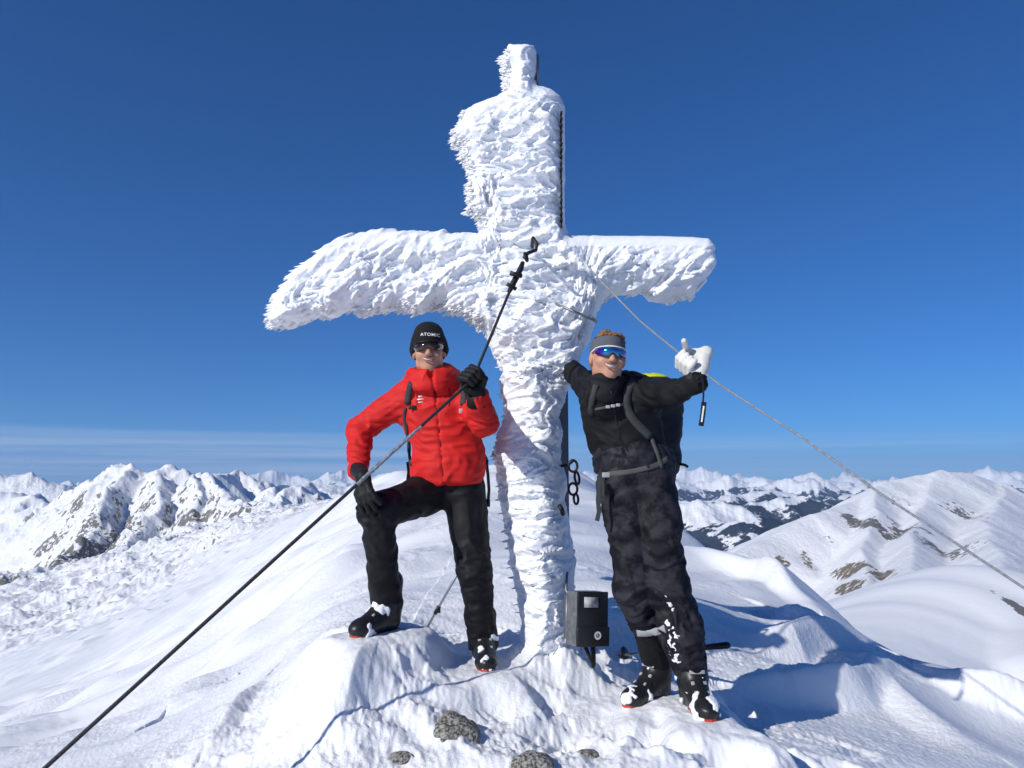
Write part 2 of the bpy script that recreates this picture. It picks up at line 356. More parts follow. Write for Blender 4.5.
    # banked ice at the foot of the cross
    q = P(545, 690, 4.0); d = np.hypot((X - q[0]) / .36, (Y - q[1]) / .38)
    h += .27 * np.exp(-d ** 2 * .95) * (1 + .35 * perlin2(X * 7, Y * 7, 99)) + .03 * np.exp(-d ** 2 * .6) * np.abs(perlin2(X * 13, Y * 13, 98))
    for (px, py, Y0, fx, fy) in FEET:      # each foot presses a level print at the height it stands on
        q = P(px, py, Y0); L = math.hypot(fx, fy); fx, fy = fx / L, fy / L
        al = (X - q[0]) * fx + (Y - q[1]) * fy; ac = -(X - q[0]) * fy + (Y - q[1]) * fx
        d = np.maximum(np.abs(al - .10) / .22, np.abs(ac) / .12) + .5 * perlin2(X * 4.5, Y * 4.5, 76); w_ = 1 - ss(.8, 2.3, d)
        h = h * (1 - w_) + (q[2] + .013 + .004 * perlin2(X * 30, Y * 30, 97)) * w_
    H[sel] = h
    return H
def base_grid(A1, R1, st=6):
    """base_h on the polar grid: evaluated sparsely, then cubic interpolation both ways"""
    t = np.log(R1); s0, s1 = t[0], t[-1]
    n1 = max(8, int((s1 - s0) / .028)); tk = s0 - .06 + np.arange(n1 + 8) * ((s1 - s0) / n1)
    a0, a1 = A1[0], A1[-1]; m1 = 460; ak = a0 - .03 + np.arange(m1) * ((a1 - a0 + .06) / (m1 - 1))
    AA, TT = np.meshgrid(ak, tk); rr_ = np.exp(TT)
    Z = (base_h((C0[0] + rr_ * np.sin(AA)).ravel(), (C0[1] + rr_ * np.cos(AA)).ravel()) / rr_.ravel()).reshape(AA.shape)
    def cub(Zm, xs, x0, dx, axis):
        u = (xs - x0) / dx; i = np.clip(np.floor(u).astype(int), 1, Zm.shape[axis] - 3); f = (u - i)
        w_ = [-.5 * f + f * f - .5 * f ** 3, 1 - 2.5 * f * f + 1.5 * f ** 3, .5 * f + 2 * f * f - 1.5 * f ** 3, -.5 * f * f + .5 * f ** 3]
        sh = [1, 1]; sh[axis] = -1
        return sum(np.take(Zm, i + k - 1, axis=axis) * w_[k].reshape(sh) for k in range(4))
    Z = cub(Z, t, tk[0], tk[1] - tk[0], 0); Z = cub(Z, A1, ak[0], ak[1] - ak[0], 1)
    return Z * R1[:, None]
def height(x, y, H=None):
    if H is None: H = base_h(x, y)
    n = len(x)
    if n < 5000: return height_part(x, y, H)
    cs = [slice(a, a + 60000) for a in range(0, n, 60000)]
    r_ = list(POOL.map(lambda s: height_part(x[s], y[s], H[s].copy()), cs))
    return np.concatenate([a for a, _ in r_]), np.concatenate([b for _, b in r_])
def height_part(x, y, H):
    r = np.hypot(x, y) + 1e-6
    prox = np.full(x.shape, 1e9)
    far = np.where(r > 14)[0]
    if len(far):
        h, p = ridge_h(x[far], y[far], H[far].copy()); H[far] = h; prox[far] = p
        # rugged relief whose size follows the distance range it is seen in
        X = x[far]; Y = y[far]; R = r[far]; add = np.zeros(len(far)); prev = np.ones(len(far))
        rough = np.clip(np.exp(-(p / .10) ** 2) * 1.0 + .22, 0, 1)
        # the long wind-packed slope near the summit and the shoulder stay smooth
        rough = np.where(X < 0, np.maximum(rough, .30), rough) * ss(60, 420, R)
        rough = np.where(X > 0, rough * (1 - .88 * ss(200, 400, R) * (1 - ss(1500, 2500, R))), rough)
        q = 6400.0; i = 0
        while q > 1.5:
            w1 = ss(2.2, 9.0, R / q) * (1 - ss(260, 700, R / q))
            k = np.where(w1 > 0)[0]
            if len(k):
                n = 1 - 2 * np.abs(perlin2(X[k] / q + 13.7 * i, Y[k] / q - 7.1 * i, 41 + i)) * 1.3
                amp = (.105 if q < 60 else .085) * (1 + .5 * ss(12000, 24000, R[k]) * (q < 3500))
                add[k] += (w1[k] * rough[k] * q * amp * (n - .45) * (.45 + .55 * prev[k])); prev[k] = np.clip(n * .7 + .5, 0, 1.2)
            q /= 2; i += 1
        # small wind scour on mid slopes
        sm = ss(50, 200, R) * (1 - ss(900, 1600, R))
        sm = sm * np.where(X > 0, .25, 1)
        add += sm * (R * .0022) * perlin2(X / (18), Y / (9), 91) + sm * R * .0009 * perlin2(X / 5, Y / 3.2, 92)
        lf = ss(-5, -30, X - .25 * Y * 0) * ss(45, 110, R) * (1 - ss(700, 1100, R))
        bumps = ss(-.15, .4, perlin2(X / 70, Y / 70, 95) + .3 * perlin2(X / 20, Y / 20, 93))
        k_ = R / 250; lf = lf * (.4 + .45 * ss(.18, .42, -X / R))
        add += lf * bumps * (1.5 * k_ ** .5 * (.5 - np.abs(perlin2(X / 11 + .6 * perlin2(X / 8, Y / 8, 94), Y / 24, 96)) * 2) + .55 * (.4 - np.abs(perlin2(X / 4.5, Y / 9, 97)) * 2))
        add += lf * .35 * perlin2(X / 2.4, Y / 5, 98) 
        H[far] += add
    return near_detail(x, y, H), prox

def rows():
    seg = [(.35, 1.6, .02), (1.6, 3.0, .006), (3.0, 9.0, .0030), (9, 40, .0055), (40, 380, .009), (380, 1750, .0036), (1750, 9000, .007), (9000, 80000, .0085)]
    r = [.35]
    for a, b, s in seg:
        n = max(2, int(math.log(b / a) / (s / Q))); r += list(np.exp(np.linspace(math.log(a), math.log(b), n + 1))[1:])
    return np.array(r)
AZW = 47.0; AZS = .062 / Q
azf = np.linspace(-AZW, AZW, int(2 * AZW / AZS))
azo = np.linspace(AZW, 360 - AZW, 90)[1:-1]
az = np.radians(np.r_[azf, azo]); na = len(az)
rr = rows()
def sheet(name, r, mats, **kw):
    A, Rr = np.meshgrid(az, r)
    x = (C0[0] + Rr * np.sin(A)).ravel(); y = (C0[1] + Rr * np.cos(A)).ravel()
    nf = len(azf); HB = np.empty(A.shape); HB[:, :nf] = base_grid(np.radians(azf), r)
    HB[:, nf:] = base_h((C0[0] + Rr * np.sin(A))[:, nf:].ravel(), (C0[1] + Rr * np.cos(A))[:, nf:].ravel()).reshape(len(r), -1)
    z, prox = height(x, y, HB.ravel())
    nr = len(r); i = np.arange(nr - 1)[:, None] * na; j = np.arange(na)[None, :]; j2 = (j + 1) % na
    f = np.stack([i + j, i + j2, i + na + j2, i + na + j], -1).reshape(-1, 4)[:, ::-1]
    V = np.stack([x, y, z], 1)
    # steepness for the bare-rock mask
    Z = z.reshape(nr, na); Xg = x.reshape(nr, na); Yg = y.reshape(nr, na)
    dr = np.gradient(Z, axis=0) / np.maximum(np.gradient(Rr, axis=0), 1e-6)
    da = np.gradient(Z, axis=1) / (Rr * np.abs(np.gradient(np.unwrap(A, axis=1), axis=1)).clip(1e-5))
    st = np.hypot(dr, da).ravel()
    R = np.hypot(x, y)
    rock = np.zeros(len(x))
    n1 = perlin2(x / 55, y / 55, 101) + .6 * perlin2(x / 17, y / 17, 102)
    def spot(px, py, Y, sx, sy, a):
        q = P(px, py, Y); uu = (x / np.maximum(y, 1)); vv = z / np.maximum(y, 1)
        return a * np.exp(-((x - q[0]) / (sx * Y)) ** 2 - ((z - q[2]) / (sy * Y)) ** 2 - ((y - q[1]) / (.22 * Y)) ** 2)
    mid = ss(250, 420, R) * (1 - ss(1900, 3200, R))
    rock += mid * ss(.80, 1.8, st + .30 * n1 - np.where(x > 0, .15, 0))
    for q in ((84, 545, 950, .028, .035, .9), (95, 520, 1050, .03, .03, .7), (65, 575, 830, .05, .022, .8), (40, 582, 780, .05, .02, .8), (204, 512, 950, .028, .016, 1.0), (243, 520, 800, .028, .024, 1.1), (170, 540, 800, .03, .02, .5), (110, 535, 900, .02, .02, .8),
              (850, 568, 620, .020, .022, 1.9), (860, 590, 540, .022, .018, 1.9), (862, 618, 450, .010, .030, 1.3), (858, 515, 770, .010, .024, 1.3), (868, 525, 740, .02, .02, 1.0), (800, 585, 580, .02, .012, .8),
              (905, 530, 740, .02, .030, 1.2), (915, 548, 690, .02, .02, 1.2), (930, 508, 860, .035, .016, 1.0), (890, 500, 850, .03, .012, 1.0), (960, 515, 850, .03, .02, .9), (935, 585, 580, .035, .014, .9), (785, 562, 680, .014, .010, 1.1), (830, 540, 730, .02, .01, .9), (985, 545, 700, .02, .02, .9), (1016, 625, 54, .016, .04, 2.0), (1006, 590, 60, .008, .02, 1.9)):
        rock += spot(*q) * ss(-.25, .35, n1 + .35) * (.70 if q[0] > 700 else 1.0)
    fr = ss(9000, 14000, R)
    rock += fr * .55 * ss(.45, .9, st + .3 * perlin2(x / 700, y / 700, 103))
    rock += ss(2400, 3500, R) * (1 - fr) * .6 * ss(.55, 1.1, st + .3 * n1)
    forest_shade = ss(3000, 4500, R) * ss(-230, -430, z + 130 * perlin2(x / 900, y / 900, 104) + 60 * perlin2(x / 250, y / 250, 105)) * ss(-.35, .25, perlin2(x / 1400, y / 1400, 106) + .45)  # woods, spread above the treeline to stand in for valley shade too
    brown = np.exp(-((x - P(855, 580, 590)[0]) / 34) ** 2) * (R > 250) * (R < 900)
    rock = np.minimum(rock, 1.0)
    return mesh_obj(name, V, f, mats, attrs={'rugged': ss(150, 420, R), 'distant': ss(4000, 9000, R), 'rock': rock, 'forest_shade': forest_shade, 'brown': brown}, **kw)

def snow_mat(name, near):
    m = bpy.data.materials.new(name); m.use_nodes = True; t = m.node_tree; b = t.nodes['Principled BSDF']
    b.inputs['Roughness'].default_value = .55; b.inputs['Specular IOR Level'].default_value = .35
    tc = N(t, 'ShaderNodeTexCoord'); L = t.links.new
    n1 = N(t, 'ShaderNodeTexNoise', inp={'Scale': 1.6 if near else .004, 'Detail': 5, 'Roughness': .6}); L(tc.outputs['Object'], n1.inputs['Vector'])
    mx = N(t, 'ShaderNodeMix', data_type='RGBA'); L(n1.outputs[0], mx.inputs[0]); mx.inputs[6].default_value = (.80, .83, .865, 1); mx.inputs[7].default_value = (.88, .895, .91, 1)
    if near:
        L(mx.outputs[2], b.inputs['Base Color'])
        n2 = N(t, 'ShaderNodeTexNoise', inp={'Scale': 15, 'Detail': 8, 'Roughness': .66}); L(tc.outputs['Object'], n2.inputs['Vector'])
        n3 = N(t, 'ShaderNodeTexNoise', inp={'Scale': 160, 'Detail': 3, 'Roughness': .6}); L(tc.outputs['Object'], n3.inputs['Vector'])
        b1 = N(t, 'ShaderNodeBump', inp={'Strength': .7, 'Distance': .03}); L(n2.outputs[0], b1.inputs['Height'])
        nm = N(t, 'ShaderNodeTexNoise', inp={'Scale': 1.3, 'Detail': 3}); L(tc.outputs['Object'], nm.inputs['Vector']); mr = N(t, 'ShaderNodeMapRange', inp={'From Min': .38, 'From Max': .62, 'To Min': .12, 'To Max': .75}); L(nm.outputs[0], mr.inputs['Value']); L(mr.outputs[0], b1.inputs['Strength'])
        b2 = N(t, 'ShaderNodeBump', inp={'Strength': .35, 'Distance': .004}); L(n3.outputs[0], b2.inputs['Height']); L(b1.outputs[0], b2.inputs['Normal'])
        L(b2.outputs[0], b.inputs['Normal']); return m
    def attr(n): a = N(t, 'ShaderNodeAttribute', attribute_name=n); return a.outputs['Fac']
    # bare rock pokes through where the mask, broken by fine noise, is high enough
    nr = N(t, 'ShaderNodeTexNoise', inp={'Scale': .17, 'Detail': 8, 'Roughness': .72}); L(tc.outputs['Object'], nr.inputs['Vector'])
    ad = N(t, 'ShaderNodeMath', operation='MULTIPLY_ADD', inp={1: .36}); L(attr('rock'), ad.inputs[0]); L(nr.outputs[0], ad.inputs[2])
    st = N(t, 'ShaderNodeMapRange', inp={'From Min': .77, 'From Max': .79}); L(ad.outputs[0], st.inputs['Value'])
    rc = N(t, 'ShaderNodeMix', data_type='RGBA'); L(nr.outputs[0], rc.inputs[0]); rc.inputs[6].default_value = (.10, .095, .09, 1); rc.inputs[7].default_value = (.24, .23, .22, 1)
    rb = N(t, 'ShaderNodeMix', data_type='RGBA'); L(attr('brown'), rb.inputs[0]); L(rc.outputs[2], rb.inputs[6]); rb.inputs[7].default_value = (.20, .165, .105, 1)
    m2 = N(t, 'ShaderNodeMix', data_type='RGBA'); L(st.outputs[0], m2.inputs[0]); L(mx.outputs[2], m2.inputs[6]); L(rb.outputs[2], m2.inputs[7])
    nf = N(t, 'ShaderNodeTexNoise', inp={'Scale': .004, 'Detail': 8, 'Roughness': .7}); L(tc.outputs['Object'], nf.inputs['Vector'])
    fs = N(t, 'ShaderNodeMath', operation='MULTIPLY_ADD', inp={1: .42}); L(attr('forest_shade'), fs.inputs[0]); L(nf.outputs[0], fs.inputs[2])
    fm = N(t, 'ShaderNodeMapRange', inp={'From Min': .84, 'From Max': .87}); L(fs.outputs[0], fm.inputs['Value'])
    m3 = N(t, 'ShaderNodeMix', data_type='RGBA'); L(fm.outputs[0], m3.inputs[0]); L(m2.outputs[2], m3.inputs[6]); m3.inputs[7].default_value = (.036, .052, .075, 1)  # tree colour, blued so it also carries the valley's shade
    L(m3.outputs[2], b.inputs['Base Color'])
    b1 = N(t, 'ShaderNodeBump', inp={'Strength': .6, 'Distance': 1.2}); L(nr.outputs[0], b1.inputs['Height'])
    rg = N(t, 'ShaderNodeMapRange', inp={'To Min': .06, 'To Max': .5}); L(attr('rugged'), rg.inputs['Value']); L(rg.outputs[0], b1.inputs['Strength']); b1.inputs['Distance'].default_value = 4.5
    nd = N(t, 'ShaderNodeTexNoise', inp={'Scale': .0022, 'Detail': 8, 'Roughness': .62}); L(tc.outputs['Object'], nd.inputs['Vector'])
    b3 = N(t, 'ShaderNodeBump', inp={'Distance': 90}); L(nd.outputs[0], b3.inputs['Height']); L(attr('distant'), b3.inputs['Strength']); L(b1.outputs[0], b3.inputs['Normal']); L(b3.outputs[0], b.inputs['Normal'])
    return m
ks = int(np.searchsorted(rr, 38))
M_snow = snow_mat('snow', True); M_hill = snow_mat('snowy_mountain', False)
sheet('snow_ground', rr[:ks + 1], M_snow, kind='structure')
sheet('hills', rr[ks:], M_hill, kind='structure')
def ground_z(x, y):
    z, _ = height(np.array([float(x)]), np.array([float(y)])); return float(z[0])
# ---------------------------------------------------------------- thin mountain air
def haze():
    s = 95000.; zb, zt = -2300., 2600.
    # lifted well past every surface; the sky (world) lies outside
    v = [(x, y, z) for z in (zb, zt) for (x, y) in ((-s, -s), (s, -s), (s, s), (-s, s))]
    f = [(0, 3, 2, 1), (4, 5, 6, 7), (0, 1, 5, 4), (1, 2, 6, 5), (2, 3, 7, 6), (3, 0, 4, 7)]
    m = bpy.data.materials.new('air'); m.use_nodes = True; t = m.node_tree; t.nodes.clear()
    o = N(t, 'ShaderNodeOutputMaterial'); p = N(t, 'ShaderNodeVolumePrincipled')
    p.inputs['Color'].default_value = (.42, .64, 1, 1); p.inputs['Density'].default_value = 1.15e-5; p.inputs['Anisotropy'].default_value = .0
    t.links.new(p.outputs[0], o.inputs['Volume'])
    mesh_obj('haze', v, f, m, smooth=False, kind='stuff')
if HAZE: haze()
# ---------------------------------------------------------------- implicit surfaces -> meshes
def sd_cone(p, a, b, ra, rb):
    a = np.asarray(a, np.float32); b = np.asarray(b, np.float32); d = b - a
    t = np.clip(((p - a) @ d) / max(float(d @ d), 1e-9), 0, 1)
    q = p - a - t[:, None] * d
    return np.sqrt((q * q).sum(1)) - (ra + t * (rb - ra))
def sd_ell(p, c, r, R=None):
    q = p - np.asarray(c, np.float32)
    if R is not None: q = q @ np.asarray(R, np.float32)      # columns of R are the ellipsoid's axes
    r = np.asarray(r, np.float32); k0 = np.sqrt(((q / r) ** 2).sum(1)); k1 = np.sqrt(((q / (r * r)) ** 2).sum(1)) + 1e-9
    return k0 * (k0 - 1) / k1
def sd_box(p, c, h, R=None, r=.0):
    q = p - np.asarray(c, np.float32)
    if R is not None: q = q @ np.asarray(R, np.float32)
    q = np.abs(q) - (np.asarray(h, np.float32) - r)
    return np.sqrt((np.maximum(q, 0) ** 2).sum(1)) + np.minimum(q.max(1), 0) - r
def smin(a, b, k):
    h = np.maximum(k - np.abs(a - b), 0) / k
    return np.minimum(a, b) - h * h * k * .25
def smax(a, b, k): return -smin(-a, -b, k)
def sdf_mesh(f, lo, hi, h, B=8, margin=.0, coarse=None):
    """surface nets over f; only blocks near the surface are evaluated finely"""
    lo = np.asarray(lo, float); hi = np.asarray(hi, float)
    nb = np.ceil((hi - lo) / h / B).astype(int); n = nb * B + 1
    g = [lo[k] + (np.arange(nb[k]) + .5) * B * h for k in range(3)]
    cc = np.stack(np.meshgrid(*g, indexing='ij'), -1).reshape(-1, 3).astype(np.float32)
    fc = (coarse or f)(cc)
    near = np.abs(fc) < B * h * .95 + margin
    D = np.where(fc < 0, -1., 1.).astype(np.float32).reshape(nb)
    D = D.repeat(B, 0).repeat(B, 1).repeat(B, 2); D = np.pad(D, ((0, 1), (0, 1), (0, 1)), mode='edge')
    bi = np.stack(np.unravel_index(np.where(near)[0], nb), -1)
    off = np.stack(np.meshgrid(*[np.arange(B + 1)] * 3, indexing='ij'), -1).reshape(-1, 3)
    def job(s):
        ix = (bi[s:s + 100, None, :] * B + off[None]).reshape(-1, 3)
        D[ix[:, 0], ix[:, 1], ix[:, 2]] = f((lo + ix * h).astype(np.float32))
    list(POOL.map(job, range(0, len(bi), 100)))
    S = D < 0
    a = S[:-1, :-1, :-1]
    any_ = a.copy(); all_ = a.copy()
    for dx in (0, 1):
        for dy in (0, 1):
            for dz in (0, 1):
                q = S[dx:n[0] - 1 + dx, dy:n[1] - 1 + dy, dz:n[2] - 1 + dz]; any_ |= q; all_ &= q
    act = any_ & ~all_; I = np.stack(np.nonzero(act), -1)
    idm = np.full(act.shape, -1, np.int32); idm[I[:, 0], I[:, 1], I[:, 2]] = np.arange(len(I))
    cor = [(x, y, z) for x in (0, 1) for y in (0, 1) for z in (0, 1)]
    V = {c: D[I[:, 0] + c[0], I[:, 1] + c[1], I[:, 2] + c[2]] for c in cor}
    acc = np.zeros((len(I), 3)); cnt = np.zeros(len(I))
    for c in cor:
        for ax in range(3):
            if c[ax] == 0:
                d = list(c); d[ax] = 1; d = tuple(d)
                va, vb = V[c], V[d]; cr_ = (va < 0) != (vb < 0)
                t = np.where(cr_, va / np.where(cr_, va - vb, 1), 0)
                pt = np.tile(np.array(c, float), (len(I), 1)); pt[:, ax] += t
                acc += pt * cr_[:, None]; cnt += cr_
    verts = lo + (I + acc / np.maximum(cnt, 1)[:, None]) * h
    F_ = []
    for ax in range(3):
        o1, o2 = [(1, 2), (2, 0), (0, 1)][ax]
        sl0 = [slice(1, n[k] - 1) for k in range(3)]; sl1 = list(sl0)
        sl0[ax] = slice(0, n[ax] - 1); sl1[ax] = slice(1, n[ax])
        A_ = S[tuple(sl0)]; B_ = S[tuple(sl1)]
        for flip, mk in ((False, A_ & ~B_), (True, ~A_ & B_)):
            K = np.stack(np.nonzero(mk), -1)
            K[:, o1] += 1; K[:, o2] += 1
            def cell(d1, d2):
                q = K.copy(); q[:, o1] -= d1; q[:, o2] -= d2; return idm[q[:, 0], q[:, 1], q[:, 2]]
            quad = np.stack([cell(1, 1), cell(0, 1), cell(0, 0), cell(1, 0)], -1)
            F_.append(quad[:, ::-1] if flip else quad)
    Fq = np.concatenate(F_); Fq = Fq[(Fq >= 0).all(1)]
    return verts.astype(np.float32), Fq
def tube_pts(pts, rad, seg=8, cap=True):
    pts = [np.asarray(p, float) for p in pts]; n = len(pts); rad = rad if isinstance(rad, (list, tuple, np.ndarray)) else [rad] * n
    V = []; Fc = []; up = None
    for i, p in enumerate(pts):
        d = pts[min(i + 1, n - 1)] - pts[max(i - 1, 0)]; d /= np.linalg.norm(d) + 1e-12
        if up is None:
            up = np.array([0, 0, 1.]) if abs(d[2]) < .9 else np.array([1., 0, 0])
        s = np.cross(d, up); s /= np.linalg.norm(s); up = np.cross(s, d)
        for k in range(seg):
            a = 2 * math.pi * k / seg; V.append(p + rad[i] * (math.cos(a) * s + math.sin(a) * up))
    for i in range(n - 1):
        for k in range(seg):
            k2 = (k + 1) % seg; Fc.append((i * seg + k, i * seg + k2, (i + 1) * seg + k2, (i + 1) * seg + k))
    if cap:
        Fc.append(tuple(range(seg))[::-1]); Fc.append(tuple((n - 1) * seg + k for k in range(seg)))
    return V, Fc
class MB:
    def __init__(s): s.v = []; s.f = []
    def add(s, vf):
        v, f = vf; b = len(s.v); s.v += [np.asarray(q, float) for q in v]; s.f += [tuple(int(i) + b for i in q) for q in f]; return s
    def tube(s, pts, r, seg=8): return s.add(tube_pts(pts, r, seg))
    def box(s, c, h, R=None, bev=.0):
        c = np.asarray(c, float); h = np.asarray(h, float); R = np.eye(3) if R is None else np.asarray(R)
        if bev <= 0:
            v = [c + R @ (np.array((x, y, z)) * h) for x in (-1, 1) for y in (-1, 1) for z in (-1, 1)]
            f = [(0, 1, 3, 2), (4, 6, 7, 5), (0, 4, 5, 1), (2, 3, 7, 6), (0, 2, 6, 4), (1, 5, 7, 3)]
            return s.add((v, f))
        import bmesh
        bm = bmesh.new(); bmesh.ops.create_cube(bm, size=2)
        for q in bm.verts: q.co = Vector((q.co.x * h[0], q.co.y * h[1], q.co.z * h[2]))
        bmesh.ops.bevel(bm, geom=bm.edges[:] + bm.verts[:], offset=bev, segments=2, profile=.5, affect='EDGES')
        bm.verts.index_update()
        v = [c + R @ np.array(q.co) for q in bm.verts]; f = [tuple(x.index for x in fc.verts) for fc in bm.faces]; bm.free()
        return s.add((v, f))
    def torus(s, c, R, a, r, sc_=(1, 1), seg=18, sg=8):
        c = np.asarray(c, float); pts = [c + R @ np.array((a * sc_[0] * math.cos(t), a * sc_[1] * math.sin(t), 0)) for t in np.linspace(0, 2 * math.pi, seg + 1)[:-1]]
        V, Fc = [], []
        n = len(pts); nz_ = R @ np.array((0, 0, 1.))
        for i, p in enumerate(pts):
            o = p - c; o /= np.linalg.norm(o)
            for k in range(sg):
                q = 2 * math.pi * k / sg; V.append(p + r * (math.cos(q) * o + math.sin(q) * nz_))
        for i in range(n):
            for k in range(sg):
                i2 = (i + 1) % n; k2 = (k + 1) % sg; Fc.append((i * sg + k, i * sg + k2, i2 * sg + k2, i2 * sg + k))
        return s.add((V, Fc))
    def build(s, name, mat, parent=None, smooth=True, **kw):
        return mesh_obj(name, s.v, s.f, mat, parent, smooth, **kw)
def Rz(a): c, s = math.cos(a), math.sin(a); return np.array([[c, -s, 0], [s, c, 0], [0, 0, 1.]])
def Ry(a): c, s = math.cos(a), math.sin(a); return np.array([[c, 0, s], [0, 1, 0], [-s, 0, c]])
def Rx(a): c, s = math.cos(a), math.sin(a); return np.array([[1, 0, 0], [0, c, -s], [0, s, c]])
def frame(z, x=(1, 0, 0)):
    z = np.asarray(z, float); z = z / np.linalg.norm(z); x = np.asarray(x, float); y = np.cross(z, x); y /= np.linalg.norm(y); x = np.cross(y, z)
    return np.stack([x, y, z], 1)

# ---------------------------------------------------------------- the ice-covered summit cross
YC = 4.05
SIL = [(503, 52), (509, 49), (536, 50), (538, 57), (538, 91), (552, 94), (562, 101), (567, 112), (567, 150), (567, 190), (567, 226), (570, 236),
       (590, 236), (640, 236), (690, 237), (708, 239), (716, 248), (716, 266), (711, 278), (702, 289), (690, 298), (672, 305), (655, 301), (640, 295), (622, 299), (606, 303), (597, 312), (593, 325), (591, 340), (585, 351), (581, 363), (574, 378), (567, 392), (565, 405), (563, 440), (562, 462), (568, 480), (566, 500), (572, 530), (577, 560), (574, 590), (576, 620), (583, 650), (604, 690), (618, 725),
       (490, 725), (504, 690), (514, 665), (519, 640), (518, 610), (512, 575), (504, 535), (499, 500), (494, 455), (496, 434), (503, 415), (500, 395), (497, 372), (490, 345), (480, 325), (460, 314), (440, 309), (420, 313), (400, 309), (385, 312), (365, 315), (350, 312), (335, 318), (320, 316), (305, 322), (290, 328), (275, 329), (267, 322), (271, 305), (278, 292), (290, 277), (305, 262), (325, 246), (345, 237), (370, 231), (400, 230), (440, 232), (478, 235),
       (484, 226), (478, 216), (462, 212), (470, 203), (468, 190), (471, 175), (463, 160), (466, 150), (453, 144), (450, 135), (458, 125), (463, 113), (475, 105), (490, 100), (504, 95), (506, 78), (501, 68), (505, 62), (500, 57)]
poly = np.array([P(a, b, YC)[[0, 2]] for a, b in SIL])
def sd_poly(q):
    d = np.full(len(q), 1e9, np.float32); s = np.zeros(len(q), bool)
    n = len(poly)
    for i in range(n):
        a = poly[i]; b = poly[(i + 1) % n]; e_ = b - a; w_ = q - a
        t = np.clip((w_ @ e_) / (e_ @ e_), 0, 1); r = w_ - t[:, None] * e_; d = np.minimum(d, (r * r).sum(1))
        c1 = (a[1] <= q[:, 1]) & (b[1] > q[:, 1]); c2 = (a[1] > q[:, 1]) & (b[1] <= q[:, 1]); cr_ = e_[0] * w_[:, 1] - e_[1] * w_[:, 0]
        s ^= (c1 & (cr_ > 0)) | (c2 & (cr_ < 0))
    return np.where(s, -1, 1) * np.sqrt(d)
# signed distance to the outline on a raster, looked up with bilinear interpolation
gx0, gz0, gs = -1.55, -1.45, .01
gnx, gnz = 300, 420
_gx, _gz = np.meshgrid(gx0 + np.arange(gnx) * gs, gz0 + np.arange(gnz) * gs, indexing='ij')
SD = sd_poly(np.stack([_gx.ravel(), _gz.ravel()], 1)).reshape(gnx, gnz).astype(np.float32)
def d2(x, z):
    a = np.clip((x - gx0) / gs, 0, gnx - 1.001); b = np.clip((z - gz0) / gs, 0, gnz - 1.001); i = a.astype(int); j = b.astype(int); fa = a - i; fb = b - j
    return SD[i, j] * (1 - fa) * (1 - fb) + SD[i + 1, j] * fa * (1 - fb) + SD[i, j + 1] * (1 - fa) * fb + SD[i + 1, j + 1] * fa * fb
zlo = P(545, 690, YC)[2]; xmid = P(530, 400, YC)[0]; zarm = P(530, 270, YC)[2]
def cross_coarse(p):
    x, y, z = p[:, 0], p[:, 1] - YC, p[:, 2]
    di = -d2(x, z)
    T = np.where(z > zarm + .3, .15, .14) + .13 * ss(zarm - .2, zlo, z)
    T = T + .05 * np.exp(-((x - xmid) / .22) ** 2)
    t = T * np.sqrt(np.clip(1 - (1 - np.clip(di / (T * .75), 0, 1)) ** 2, 0, 1))
    f3 = np.abs(y) - t
    return np.where(di > 0, np.maximum(f3 * .8, -di), np.sqrt(di * di + np.maximum(np.abs(y) - .0, 0) ** 2))
